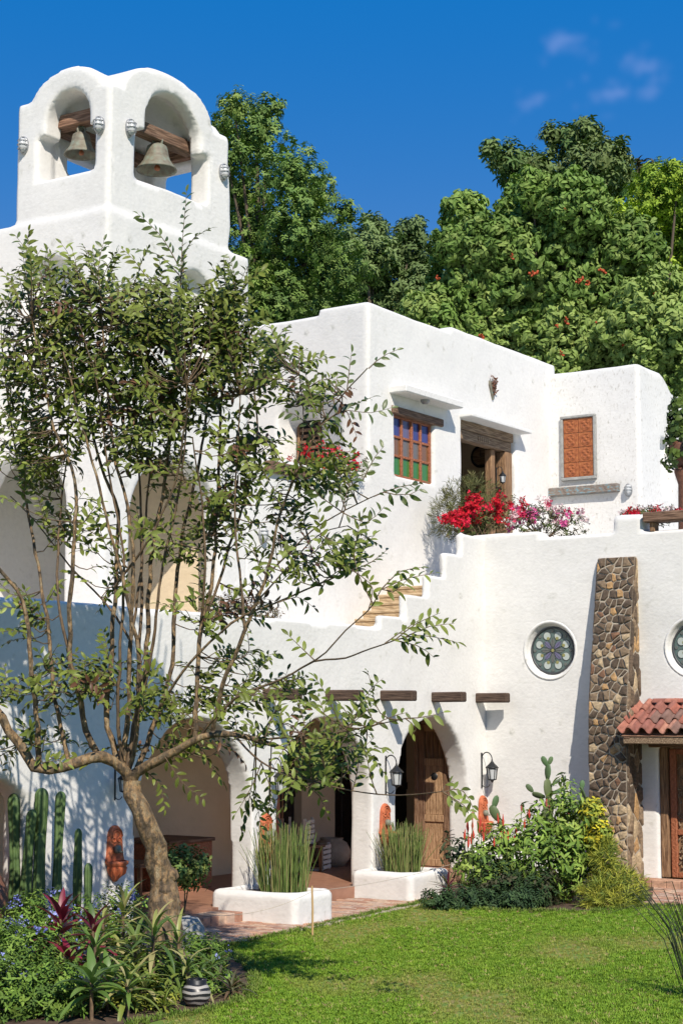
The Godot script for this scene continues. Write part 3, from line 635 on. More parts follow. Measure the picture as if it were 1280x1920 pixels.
func disc(r: float, z0: float, z1: float, t: Transform3D, n := 20) -> Array:
	var out := []
	for i in n: out.append(Vector2(cos(TAU * i / n), sin(TAU * i / n)) * r)
	return out

func round_window(c: Vector3, label: String) -> void:
	var t := Transform3D(Basis(Vector3.UP, -PI / 2), c)     # local z faces out
	var wn := group_node("round_window", villa, t)
	wn.set_meta("label", label)
	var g := G.new()
	var ring := []
	for k in 33: ring.append(Vector3(cos(TAU * k / 32), sin(TAU * k / 32), 0) * 0.355 + Vector3(0, 0, 0.012))
	var rr := []
	for k in 33: rr.append(0.016)
	g.tube(ring, rr, 8, false)
	part("frame", g.done(), M.lead, wn)
	g = G.new()
	g.lathe([Vector2(0.462, 0.095), Vector2(0.458, 0.11), Vector2(0.445, 0.114), Vector2(0.43, 0.112), Vector2(0.418, 0.1), Vector2(0.402, 0.05), Vector2(0.398, 0.0)], 40, Transform3D(Basis(Vector3.RIGHT, PI / 2), Vector3.ZERO))
	part("rim", g.done(), M.stucco, wn)
	g = G.new()
	g.poly(disc(0.36, 0, 0, t, 32), -0.03, 0.0, 0.001)
	part("backing", g.done(), M.pane_teal, wn)
	# an eight-petalled rose: long petals, pale lobes, olive dots
	var petal := G.new()
	petal.poly([Vector2(0, 0.03), Vector2(0.022, 0.07), Vector2(0.036, 0.12), Vector2(0.026, 0.165), Vector2(0, 0.2), Vector2(-0.026, 0.165), Vector2(-0.036, 0.12), Vector2(-0.022, 0.07)], 0.0, 0.007, 0.002)
	var pm := petal.done()
	var lobe := G.new()
	lobe.poly(disc(0.062, 0, 0, t, 16), 0.0, 0.006, 0.002)
	var lm := lobe.done()
	var dot := G.new()
	dot.poly(disc(0.026, 0, 0, t, 12), 0.0, 0.009, 0.002)
	var dm := dot.done()
	for k in 8:
		var a := TAU * k / 8.0
		var b := Basis(Vector3.BACK, a)
		part("pane", pm, M.pane_grey if k % 2 == 0 else M.pane_violet, wn, Transform3D(b, Vector3(0, 0, 0.001)))
		var b2 := Basis(Vector3.BACK, a + PI / 8)
		part("pane", lm, M.pane_pale, wn, Transform3D(b2, b2 * Vector3(0, 0.245, 0.002)))
		part("pane", dm, M.pane_olive, wn, Transform3D(b2, b2 * Vector3(0, 0.2, 0.004)))
		part("pane", dm, M.pane_grey, wn, Transform3D(b, b * Vector3(0, 0.305, 0.003)))
	part("pane", dm, M.pane_olive, wn, Transform3D(Basis(), Vector3(0, 0, 0.004)))
	g = G.new()
	for k in 16:
		var a := TAU * k / 16.0
		g.tube([Vector3(0, 0, 0.008), Vector3(cos(a), sin(a), 0) * (0.2 if k % 2 == 0 else 0.19) + Vector3(0, 0, 0.008)], [0.0035, 0.0035], 5, false)
		var c2 := Vector3(cos(a + PI / 16), sin(a + PI / 16), 0)
	for k in 8:
		var a := TAU * k / 8.0 + PI / 8 + PI / 2
		var ctr := Vector3(cos(a), sin(a), 0) * 0.245
		var pts := []
		var rd := []
		for i in 17:
			pts.append(ctr + Vector3(cos(TAU * i / 16), sin(TAU * i / 16), 0) * 0.063 + Vector3(0, 0, 0.007))
			rd.append(0.0045)
		g.tube(pts, rd, 5, false)
	part("leading", g.done(), M.lead, wn)

func build_villa() -> void:
	villa = thing("villa", "white stucco villa with arched arcade, outside stair, terraces and round windows", "house", ORIGIN, TURN)
	part("arcade_wall", nets(Vector3(-8.6, -0.5, -0.5), Vector3(4.3, 5.5, 0.15), 0.055, f_arcade), M.stucco, villa)
	part("window_wall", nets(Vector3(3.75, -0.5, -0.4), Vector3(4.4, 5.7, 6.4), 0.055, f_round), M.stucco, villa)
	part("upper_wall", nets(Vector3(-0.9, 3.2, -6.3), Vector3(9.3, 9.3, -1.15), 0.06, f_upper), M.stucco, villa)
	part("side_wall", nets(Vector3(8.8, 4.2, -1.6), Vector3(13.1, 9.2, 0.65), 0.06, f_side), M.stucco_old, villa)
	# terraces, ceilings, rooms behind the openings
	boxpart("terrace_floor", Vector3(-12, 3.3, -6.2), Vector3(4.0, 3.5, -0.36), M.stucco, villa)
	boxpart("upper_terrace_floor", Vector3(4.02, 4.45, -1.31), Vector3(13.0, 4.6, 7.9), M.stucco, villa)
	boxpart("balcony_floor", Vector3(-0.66, 5.6, -4.6), Vector3(2.49, 5.75, -1.55), M.stucco, villa)
	boxpart("back_wall", Vector3(-12, -0.3, -2.9), Vector3(0.9, 3.3, -2.6), M.tan, villa)
	boxpart("back_wall", Vector3(2.55, -0.3, -2.9), Vector3(3.5, 3.3, -2.6), M.tan, villa)
	boxpart("lintel_wall", Vector3(3.5, 2.5, -2.9), Vector3(6.0, 3.3, -2.6), M.tan, villa)
	boxpart("lintel_wall", Vector3(0.9, 2.25, -2.9), Vector3(2.55, 3.3, -2.6), M.tan, villa)
	for a in [[0.9, 2.55, 2.25], [3.5, 6.0, 2.5]]:   # door behind second arch; wider one added, near-black to paint the unlit room
		var dd := group_node("door_and_shade_panel", villa)
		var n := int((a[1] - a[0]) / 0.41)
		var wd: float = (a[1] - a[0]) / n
		for k in n: boxpart("leaf", Vector3(a[0] + k * wd + 0.006, 0.15, -2.8), Vector3(a[0] + (k + 1) * wd - 0.006, a[2], -2.74), M.dark_wood_shade, dd, 0.01)
		boxpart("rail", Vector3(a[0], 1.2, -2.738), Vector3(a[1], 1.32, -2.72), M.dark_wood_shade, dd, 0.006)
	boxpart("end_wall", Vector3(6.0, -0.3, -6.2), Vector3(6.3, 3.3, 7.9), M.tan, villa)
	boxpart("end_wall", Vector3(-12.3, -0.3, -6.2), Vector3(-12, 5.0, 0.0), M.stucco, villa)
	boxpart("room_wall", Vector3(-12, -0.3, -6.5), Vector3(9.2, 9.0, -6.2), M.tan, villa)
	boxpart("room_wall", Vector3(8.6, 4.3, -6.2), Vector3(8.9, 9.0, -1.62), M.tan, villa)
	boxpart("room_floor", Vector3(2.8, 4.5, -6.2), Vector3(8.6, 4.7, -1.62), M.floor_red, villa)
	boxpart("roof_slab", Vector3(2.5, 8.3, -6.2), Vector3(9.2, 8.55, -1.4), M.stucco, villa)
	boxpart("roof_slab", Vector3(9.2, 8.0, -6.2), Vector3(12.9, 8.2, 0.3), M.stucco, villa)
	boxpart("room_ceiling", Vector3(4.2, 3.4, -0.3), Vector3(6.3, 4.4, 7.9), M.tan, villa)
	boxpart("arcade_floor", Vector3(-12, -0.2, -6.2), Vector3(6.3, 0.15, -0.02), M.floor_red, villa)
	boxpart("room_floor", Vector3(4.2, -0.2, 0.0), Vector3(6.0, 0.12, 7.9), M.floor_red, villa)
	# stair: treads end against the balcony wall and the stepped parapet
	var stair := group_node("stair", villa)
	for k in 6:
		var u := 1.86 + k * 0.235
		var y := 3.82 + k * 0.137
		boxpart("riser", Vector3(u + 0.02, 3.45, -1.32), Vector3(u + 0.6, y - 0.045, -0.12), M.stucco, stair)
		boxpart("tread", Vector3(u - 0.02, y - 0.045, -1.33), Vector3(u + 0.262, y + 0.01, -0.125), M.tread, stair, 0.014)
		boxpart("riser_face", Vector3(u - 0.004, y - 0.137 + 0.012, -1.31), Vector3(u + 0.018, y - 0.047, -0.14), M.tread, stair)
	boxpart("landing", Vector3(3.27, 3.45, -1.32), Vector3(4.0, 4.5, -0.12), M.stucco, stair)
	# timber: beams out of the arcade wall
	for a in [[-2.05, 2.86], [-0.59, 2.86], [0.8, 2.87], [2.25, 2.86], [3.62, 2.86]]:
		viga(a[0], a[1] - 0.1, 0.53, 0.15, villa)
	var bb := boxpart("parapet_beam", Vector3(-0.3, 5.98, -1.36), Vector3(0.78, 6.14, -1.21), M.wood, villa, 0.02)
	# canopy and stained-glass window
	var can := group_node("window_canopy", villa)
	var g := G.new()
	g.box(Vector3(3.12, 7.66, -1.35), Vector3(5.0, 7.78, -0.98), 0.015)
	part("slab", g.done(), M.stucco_old, can)
	g = G.new()
	g.lathe([Vector2(0, -0.07), Vector2(0.05, -0.065), Vector2(0.075, -0.03), Vector2(0.08, 0.0)], 16, Transform3D(Basis(), Vector3(3.95, 7.66, -1.12)))
	part("ceiling_lamp", g.done(), M.zinc, can)
	boxpart("window_lintel", Vector3(3.17, 7.34, -1.4), Vector3(4.82, 7.47, -1.26), M.wood, villa, 0.015)
	var win := group_node("stained_window", villa, Transform3D(Basis(), Vector3(3.29, 6.33, -1.42)))
	var fw := 1.27
	var fh := 1.02
	boxpart("frame", Vector3(0, 0, 0), Vector3(fw, 0.045, 0.06), M.red_wood, win, 0.006)
	boxpart("frame", Vector3(0, fh - 0.04, 0), Vector3(fw, fh, 0.06), M.red_wood, win, 0.006)
	for k in 5:
		var x := k * (fw - 0.055) / 4.0
		boxpart("mullion", Vector3(x, 0.045, -0.002), Vector3(x + 0.055, fh - 0.04, 0.055 + (0.012 if k == 2 else 0.0)), M.red_wood, win, 0.006)
	for k in 4:
		for j in 3:
			var x0 := 0.055 + k * (fw - 0.055) / 4.0
			var x1 := (k + 1) * (fw - 0.055) / 4.0
			var y0 := 0.045 + j * 0.312
			if j > 0: boxpart("glazing_bar", Vector3(x0, y0 - 0.02, 0.0), Vector3(x1, y0 + 0.02, 0.045), M.red_wood, win, 0.004)
			var pm: Material = [M.pane_green, M.pane_amber if (k == 0 or k == 3) else M.pane_smoke, M.pane_blue if k != 1 else M.pane_violet][j]
			var pn := boxpart("pane", Vector3(x0 - 0.004, y0, 0.012), Vector3(x1 + 0.004, y0 + 0.312, 0.02), pm, win)
			pn.rotation = Vector3(rf(-0.012, 0.012), rf(-0.012, 0.012), 0)
	# terrace doorway: hood, timber lintel and carved posts
	var dw := group_node("terrace_doorway", villa)
	g = G.new()
	g.box(Vector3(5.42, 7.6, -1.5), Vector3(7.68, 7.66, -1.05), 0.01)
	part("hood", g.done(), M.stucco, dw)
	boxpart("lintel", Vector3(5.52, 7.43, -1.58), Vector3(7.5, 7.592, -1.34), M.wood_pale, dw, 0.012)
	boxpart("lintel", Vector3(5.52, 7.25, -1.55), Vector3(7.47, 7.425, -1.37), M.wood_pale, dw, 0.012)
	boxpart("post", Vector3(7.22, 4.6, -1.58), Vector3(7.48, 7.25, -1.36), M.wood_up, dw, 0.02)
	boxpart("post", Vector3(6.85, 4.6, -1.6), Vector3(7.0, 7.25, -1.45), M.wood_up, dw, 0.02)
	for k in 6: boxpart("carving", Vector3(6.2 + k * 0.07, 7.29, -1.375), Vector3(6.25 + k * 0.07, 7.39, -1.35), M.wood_pale, dw, 0.01)
	# niche window above the balcony
	var nw := group_node("niche_window", villa, Transform3D(Basis(), Vector3(3.02, 5.95, -2.765)))
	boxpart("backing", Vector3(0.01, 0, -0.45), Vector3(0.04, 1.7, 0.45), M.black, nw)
	boxpart("jamb", Vector3(-0.06, 0, -0.23), Vector3(0.0, 1.36, -0.19), M.wood_up, nw)
	boxpart("jamb", Vector3(-0.06, 0, 0.19), Vector3(0.0, 1.36, 0.23), M.wood_up, nw)
	for k in 12: boxpart("louvre", Vector3(-0.05, 0.1 + k * 0.1, -0.19), Vector3(0.0, 0.15 + k * 0.1, 0.19), M.door, nw, 0.006)
	# clay panel on the side wall, with the painted beam below it
	var cp := group_node("clay_panel", villa, Transform3D(Basis(Vector3.UP, -PI / 2), Vector3(8.95, 6.9, -0.715)))
	boxpart("frame", Vector3(-0.36, -0.04, 0.0), Vector3(0.36, 0.02, 0.07), M.rock, cp, 0.01)
	boxpart("frame", Vector3(-0.36, 1.14, 0.0), Vector3(0.36, 1.19, 0.07), M.rock, cp, 0.01)
	boxpart("frame", Vector3(-0.365, 0.02, 0.0), Vector3(-0.31, 1.14, 0.065), M.rock, cp, 0.01)
	boxpart("frame", Vector3(0.31, 0.02, 0.0), Vector3(0.365, 1.14, 0.065), M.rock, cp, 0.01)
	for i in 2:
		for j in 4:
			var x0 := -0.305 + i * 0.308
			var y0 := 0.025 + j * 0.279
			var tl := boxpart("tile", Vector3(x0, y0, 0.0), Vector3(x0 + 0.3, y0 + 0.272, 0.035), M.clay, cp, 0.006)
			var orn := G.new()
			var c := Vector3(0, 0, 0.018)
			for q in 4:
				var a := TAU * q / 4 + 0.785
				orn.lathe([Vector2(0.0, 0.012), Vector2(0.02, 0.01), Vector2(0.032, 0.0)], 8, Transform3D(Basis(Vector3.RIGHT, PI / 2), c + Vector3(cos(a), sin(a), 0) * 0.07))
			var pts := []
			var rd := []
			for q in 13:
				pts.append(c + Vector3(cos(TAU * q / 12), sin(TAU * q / 12), 0) * 0.105)
				rd.append(0.008)
			orn.tube(pts, rd, 5, false)
			orn.lathe([Vector2(0.0, 0.016), Vector2(0.022, 0.01), Vector2(0.03, 0.0)], 8, Transform3D(Basis(Vector3.RIGHT, PI / 2), c))
			part("ornament", orn.done(), M.clay, tl)
	boxpart("wall_beam", Vector3(8.82, 6.58, -1.45), Vector3(9.0, 6.74, 0.1), M.wood_blue, villa, 0.015)
	round_window(Vector3(3.985, 3.49, 1.13), "stained-glass rose window left of the stone buttress")
	round_window(Vector3(3.985, 3.49, 3.47), "stained-glass rose window above the tiled awning, cut by the picture edge")
	# plank door standing open in the arch
	var dr := group_node("arch_door", villa, Transform3D(Basis(Vector3.UP, PI / 2), Vector3(3.36, 0.16, -0.4)))   # x runs inwards, z faces -u... see below
	dr.transform = Transform3D(Basis(Vector3(0, 0, -1), Vector3.UP, Vector3(1, 0, 0)), Vector3(3.36, 0.16, -0.36))
	# local x = into the arcade (-w), local z = +u, the leaf faces -u (local -z)
	var W := 0.56
	boxpart("frame", Vector3(W, 0, -0.05), Vector3(W + 0.07, 2.3, 0.06), M.door, dr, 0.008)
	boxpart("frame", Vector3(0, 2.22, -0.05), Vector3(W, 2.3, 0.06), M.door, dr, 0.008)
	for k in 2: boxpart("stile", Vector3(0.0 + k * (W - 0.11), 0, -0.03), Vector3(0.11 + k * (W - 0.11), 2.2, 0.03), M.door, dr, 0.006)
	for y in [0.0, 0.68, 1.55, 2.08]: boxpart("rail", Vector3(0.11, y, -0.028), Vector3(W - 0.11, y + 0.11, 0.028), M.door2, dr, 0.006)
	boxpart("panel", Vector3(0.11, 0.11, -0.005), Vector3(W - 0.11, 0.68, 0.015), M.door2, dr)
	for k in 3: boxpart("plank", Vector3(0.113 + k * 0.112, 0.792, -0.012), Vector3(0.22 + k * 0.112, 1.548, 0.015), M.door2, dr, 0.005)
	for k in 4: boxpart("bar", Vector3(0.135 + k * 0.082, 1.66, -0.014), Vector3(0.165 + k * 0.082, 2.08, 0.01), M.door, dr, 0.006)
	boxpart("panel", Vector3(0.11, 1.66, 0.012), Vector3(W - 0.11, 2.08, 0.02), M.wood_up, dr)
	g = G.new()
	g.lathe([Vector2(0, 0.012), Vector2(0.05, 0.01), Vector2(0.06, 0.0)], 14, Transform3D(Basis(Vector3.RIGHT, -PI / 2), Vector3(0.28, 1.38, -0.012)))
	part("door_knocker", g.done(), M.iron, dr)
	# carved garden door under the awning
	var gd := group_node("garden_door", villa, Transform3D(Basis(Vector3.UP, -PI / 2), Vector3(4.05, 0.12, 3.6)))
	boxpart("lintel", Vector3(-0.85, 1.9, 0.0), Vector3(0.85, 2.02, 0.24), M.wood, gd, 0.015)
	for s in [-1, 1]:
		boxpart("jamb", Vector3(s * 0.66 - 0.06, 0, 0.0), Vector3(s * 0.66 + 0.06, 1.9, 0.14), M.wood_up, gd, 0.012)
		boxpart("stile", Vector3(s * 0.53 - 0.05, 0, 0.02), Vector3(s * 0.53 + 0.05, 1.88, 0.1), M.red_wood, gd, 0.012)
		boxpart("stile", Vector3(s * 0.06 - 0.045, 0, 0.02), Vector3(s * 0.06 + 0.045, 1.88, 0.1), M.red_wood, gd, 0.012)
		for y in [0.0, 0.62, 1.8]: boxpart("rail", Vector3(s * 0.295 - 0.185, y, 0.025), Vector3(s * 0.295 + 0.185, y + 0.08, 0.095), M.red_wood, gd, 0.01)
		for y in [0.08, 0.7]:
			var hh := 0.54 if y < 0.3 else 1.1
			boxpart("carved_panel", Vector3(s * 0.295 - 0.185, y, 0.03), Vector3(s * 0.295 + 0.185, y + hh, 0.05), M.wood_up, gd)
			var cv := G.new()
			for i in 60:
				var q := Vector3(s * 0.295 + rf(-0.16, 0.16), y + rf(0.03, hh - 0.03), 0.05)
				cv.tube([q, q + Vector3(rf(-0.04, 0.04), rf(-0.05, 0.05), rf(0.012, 0.03)), q + Vector3(rf(-0.06, 0.06), rf(-0.07, 0.07), 0.0)], [0.012, 0.014, 0.006], 5)
			part("carving", cv.done(), M.wood_pale, gd)

func build_tower() -> void:
	var t := thing("bell_tower", "white stucco bell tower with rounded gables and open bell arches", "tower", ORIGIN, TURN)
	part("wall", nets(Vector3(-3.95, 3.2, -4.75), Vector3(-0.55, 11.45, -1.15), 0.06, f_tower), M.stucco, t)
	boxpart("inner_lining", Vector3(-1.04, 3.52, -4.26), Vector3(-1.01, 8.0, -1.64), M.tan, t)
	for a in [[Vector3(-3.3, 10.36, -1.78), Vector3(-1.6, 10.54, -1.6)], [Vector3(-3.3, 10.36, -2.7), Vector3(-1.6, 10.54, -2.52)]]:
		boxpart("bell_beam", a[0], a[1], M.wood, t, 0.015)
	for a in [[Vector3(-3.5, 10.37, -2.55), Vector3(-3.3, 10.55, -1.75)], [Vector3(-1.58, 10.37, -2.55), Vector3(-1.38, 10.55, -1.75)]]:
		boxpart("bell_beam", a[0], a[1], M.wood_z, t, 0.015)
	bell(L(-2.33, 9.96, -1.7), 0.28, "large bronze bell in the right arch of the tower")
	bell(L(-3.38, 9.97, -2.15), 0.23, "smaller bronze bell in the left arch of the tower")
	bell(L(-2.2, 9.95, -2.55), 0.26, "bronze bell half hidden in the rear arch of the tower")

func bell(at: Vector3, r: float, label: String) -> void:
	var t := thing("bell", label, "bell", at, TURN, "bells in the tower")
	var s := r / 0.35
	var g := G.new()
	g.lathe([Vector2(0.32, 0.02), Vector2(0.35, 0.0), Vector2(0.345, 0.04), Vector2(0.29, 0.1), Vector2(0.235, 0.18), Vector2(0.205, 0.28), Vector2(0.185, 0.38), Vector2(0.17, 0.43), Vector2(0.12, 0.465), Vector2(0.0, 0.475)].map(func(p): return p * s), 28)
	g.lathe([Vector2(0.0, 0.44), Vector2(0.14, 0.42), Vector2(0.18, 0.28), Vector2(0.22, 0.16), Vector2(0.3, 0.05), Vector2(0.32, 0.02)].map(func(p): return p * s), 28)
	part("shell", g.done(), M.bronze, t)
	g = G.new()
	for k in 4:
		var a := TAU * k / 4
		var d := Vector3(cos(a), 0, sin(a))
		g.tube([d * 0.09 * s + Vector3(0, 0.46 * s, 0), d * 0.115 * s + Vector3(0, 0.53 * s, 0), d * 0.05 * s + Vector3(0, 0.6 * s, 0)], [0.024 * s, 0.024 * s, 0.024 * s], 7)
	g.tube([Vector3(0, 0.46 * s, 0), Vector3(0, 0.66 * s, 0)], [0.035 * s, 0.035 * s], 8)
	part("crown", g.done(), M.bronze, t)
	g = G.new()
	g.tube([Vector3(0, 0.42 * s, 0), Vector3(0.01, 0.1 * s, 0)], [0.012, 0.014], 6)
	g.lathe([Vector2(0, -0.05), Vector2(0.045, -0.03), Vector2(0.055, 0.01), Vector2(0.03, 0.06), Vector2(0, 0.08)].map(func(p): return p * s), 12, Transform3D(Basis(), Vector3(0.01, 0.05 * s, 0)))
	part("clapper", g.done(), M.red_wood, t)

# ---- small fittings on the walls
func lantern(at: Vector3, turn: float, label: String, s := 1.0) -> void:
	var t := thing("wall_lantern", label, "lantern", at, turn, "wrought-iron wall lanterns")
	var g := G.new()
	g.box(Vector3(-0.014, -0.22, 0.0), Vector3(0.014, 0.2, 0.012), 0.003)
	part("backplate", g.done(), M.iron, t)
	g = G.new()
	var pts := []
	var rd := []
	for i in 13:
		var a := PI * i / 12.0
		pts.append(Vector3(0, 0.12 + sin(a) * 0.085, 0.075 - cos(a) * 0.07))
		rd.append(0.007)
	g.tube(pts, rd, 6)
	pts = []
	rd = []
	for i in 13:
		var a := -0.3 - PI * 1.1 * i / 12.0
		pts.append(Vector3(0, -0.16 + sin(a) * 0.05, 0.06 + cos(a) * 0.055))
		rd.append(0.005)
	g.tube(pts, rd, 6)
	part("bracket", g.done(), M.iron, t)
	var c := Vector3(0, 0, 0.145)
	g = G.new()
	g.lathe([Vector2(0.0, 0.125), Vector2(0.008, 0.12), Vector2(0.012, 0.1), Vector2(0.03, 0.075), Vector2(0.075, 0.03), Vector2(0.082, 0.02), Vector2(0.07, 0.015), Vector2(0.0, 0.015)].map(func(p): return p), 6, Transform3D(Basis(), c))
	for k in 6:
		var a := TAU * k / 6
		var d := Vector3(cos(a), 0, sin(a))
		g.tube([c + d * 0.064 + Vector3(0, 0.015, 0), c + d * 0.048 + Vector3(0, -0.115, 0)], [0.005, 0.005], 5)
	g.lathe([Vector2(0, -0.155), Vector2(0.012, -0.145), Vector2(0.02, -0.13), Vector2(0.053, -0.12), Vector2(0.053, -0.11), Vector2(0, -0.11)], 6, Transform3D(Basis(), c))
	part("cage", g.done(), M.iron, t)
	g = G.new()
	g.lathe([Vector2(0.046, -0.11), Vector2(0.06, 0.012)], 6, Transform3D(Basis(), c))
	part("glass", g.done(), M.frost, t)
	t.scale = Vector3.ONE * s

func bulkhead(at: Vector3, turn: float, label: String) -> void:
	var t := thing("bulkhead_light", label, "wall light", at, turn, "oval caged bulkhead lights")
	var g := G.new()
	var oval := Transform3D(Basis(Vector3(0.075, 0, 0), Vector3(0, 0, 1), Vector3(0, 0.125, 0)), Vector3.ZERO)
	g.lathe([Vector2(1.0, 0.0), Vector2(1.0, 0.035), Vector2(0.86, 0.042)], 20, oval)
	part("base", g.done(), M.zinc, t)
	g = G.new()
	g.lathe([Vector2(0.84, 0.03), Vector2(0.76, 0.07), Vector2(0.5, 0.1), Vector2(0.0, 0.112)], 20, oval)
	part("glass", g.done(), M.frost, t)
	g = G.new()
	for y in [-0.055, 0.0, 0.055]:
		var p := []
		var r := []
		var hw := 0.075 * sqrt(1.0 - (y / 0.125) * (y / 0.125))
		for i in 9:
			var a := PI * i / 8
			p.append(Vector3(cos(a) * hw, y, 0.03 + sin(a) * 0.09))
			r.append(0.006)
		g.tube(p, r, 5)
	var p2 := []
	var r2 := []
	for i in 11:
		var a := PI * i / 10
		p2.append(Vector3(0, cos(a) * 0.12, 0.03 + sin(a) * 0.092))
		r2.append(0.006)
	g.tube(p2, r2, 5)
	part("guard", g.done(), M.zinc, t)

func fountain(at: Vector3, turn: float, label: String) -> void:
	var t := thing("wall_fountain", label, "fountain", at, turn, "terracotta wall fountains")
	var g := G.new()
	var o := []
	for i in 11:
		var a := PI * i / 10
		o.append(Vector2(cos(a) * 0.115, 0.5 + sin(a) * 0.13))
	o.append(Vector2(-0.13, 0.3)); o.append(Vector2(-0.15, 0.22)); o.append(Vector2(0.15, 0.22)); o.append(Vector2(0.13, 0.3))
	g.poly(o, 0.0, 0.04, 0.015)
	part("backplate", g.done(), M.terracotta, t)
	g = G.new()
	for s in [0.1, 0.07]:
		var p := []
		var r := []
		for i in 9:
			var a := PI * i / 8
			p.append(Vector3(cos(a) * s, 0.5 + sin(a) * s, 0.042))
			r.append(0.011)
		g.tube(p, r, 6)
	for sx in [-1, 1]:
		var p := []
		var r := []
		for i in 14:
			var a := i * 0.55
			p.append(Vector3(sx * (0.045 + cos(a) * (0.04 - i * 0.0025)), 0.46 + sin(a) * (0.04 - i * 0.0025), 0.044))
			r.append(0.009)
		g.tube(p, r, 5)
	part("relief", g.done(), M.terracotta, t)
	g = G.new()
	g.lathe([Vector2(0.0, -0.05), Vector2(0.035, -0.04), Vector2(0.05, 0.0), Vector2(0.035, 0.04), Vector2(0.0, 0.05)], 10, Transform3D(Basis(), Vector3(0, 0.36, 0.06)))
	g.tube([Vector3(0, 0.34, 0.09), Vector3(0, 0.33, 0.14)], [0.012, 0.01], 7)
	part("spout", g.done(), M.bronze, t)
	g = G.new()
	g.lathe([Vector2(0.0, 0.0), Vector2(0.03, 0.0), Vector2(0.05, 0.03), Vector2(0.11, 0.09), Vector2(0.135, 0.15), Vector2(0.13, 0.18), Vector2(0.155, 0.195), Vector2(0.16, 0.225), Vector2(0.14, 0.235), Vector2(0.125, 0.2), Vector2(0.0, 0.17)], 18, Transform3D(Basis(), Vector3(0, 0, 0.02)), 0.0, PI)
	for k in 7:
		var a := PI * (k + 0.5) / 7
		var d := Vector3(cos(a), 0, sin(a))
		g.tube([d * 0.06 + Vector3(0, 0.05, 0.02), d * 0.112 + Vector3(0, 0.1, 0.02), d * 0.132 + Vector3(0, 0.16, 0.02)], [0.01, 0.022, 0.014], 6)
	part("basin", g.done(), M.terracotta, t)

# ---- the stone buttress and the tiled awning
func clip(poly: Array, n: Vector2, c: float) -> Array:   # keeps n.p <= c
	var out := []
	for i in poly.size():
		var a: Vector2 = poly[i]
		var b: Vector2 = poly[(i + 1) % poly.size()]
		var da := n.dot(a) - c
		var db := n.dot(b) - c
		if da <= 0.0: out.append(a)
		if (da < 0.0) != (db < 0.0): out.append(a + (b - a) * (da / (da - db)))
	return out
func voronoi(wide: float, tall: float, cw: float, ch: float, gap: float) -> Array:
	var nx := maxi(int(round(wide / cw)), 1)
	var ny := int(round(tall / ch))
	var pts := []
	for j in ny:
		for i in nx:
			pts.append(Vector2((i + 0.5 + (0.25 if j % 2 else -0.25) + rf(-0.42, 0.42)) * wide / nx, (j + 0.5 + rf(-0.5, 0.5)) * tall / ny))
	var out := []
	for k in pts.size():
		var p: Vector2 = pts[k]
		var poly := [Vector2(0, 0), Vector2(wide, 0), Vector2(wide, tall), Vector2(0, tall)]
		for q in range(maxi(0, k - 4 * nx), mini(pts.size(), k + 4 * nx + 1)):
			if q == k: continue
			var d: Vector2 = pts[q] - p
			var l := d.length()
			if l > 0.6: continue
			poly = clip(poly, d / l, (d / l).dot((p + pts[q]) / 2.0) - gap / 2.0)
			if poly.size() < 3: break
		if poly.size() >= 3: out.append(poly)
	return out
func batter(y: float) -> float:   # how far the buttress stands out of the wall
	return lerpf(0.56, 0.5, clampf(y / 2.4, 0, 1)) if y < 2.4 else lerpf(0.5, 0.07, pow(clampf((y - 2.4) / 2.45, 0, 1), 1.15))
func stone_mesh(poly: Array, f: Callable, h: float) -> ArrayMesh:
	var g := G.new()
	g.flat()
	var c := Vector2.ZERO
	for p in poly: c += p / float(poly.size())
	var o: Vector3 = f.call(c, -0.05)
	var rough := []
	for p in poly:   # knock the corners about so that no outline stays a clean polygon
		rough.append(p.lerp(c, rf(0.0, 0.16)))
		rough.append(p)
	poly = []
	for i in range(0, rough.size(), 2):
		var a: Vector2 = rough[i]
		var b: Vector2 = rough[(i + 2) % rough.size()]
		poly.append(a)
		poly.append(a.lerp(b, rf(0.35, 0.65)).lerp(c, rf(-0.06, 0.1)))
	var top: Vector3 = f.call(c + Vector2(rf(-0.01, 0.01), rf(-0.01, 0.01)), h * rf(1.1, 1.5))
	for i in poly.size():
		var p: Vector2 = poly[i]
		var q: Vector2 = poly[(i + 1) % poly.size()]
		var pi := p.lerp(c, 0.2)
		var qi := q.lerp(c, 0.2)
		g.quad_out(f.call(p, -0.02), f.call(q, -0.02), f.call(q, h * 0.35), f.call(p, h * 0.35), o)
		g.quad_out(f.call(p, h * 0.35), f.call(q, h * 0.35), f.call(qi, h), f.call(pi, h), o)
		g.tri_out(f.call(pi, h), f.call(qi, h), top, o)
	return g.done()
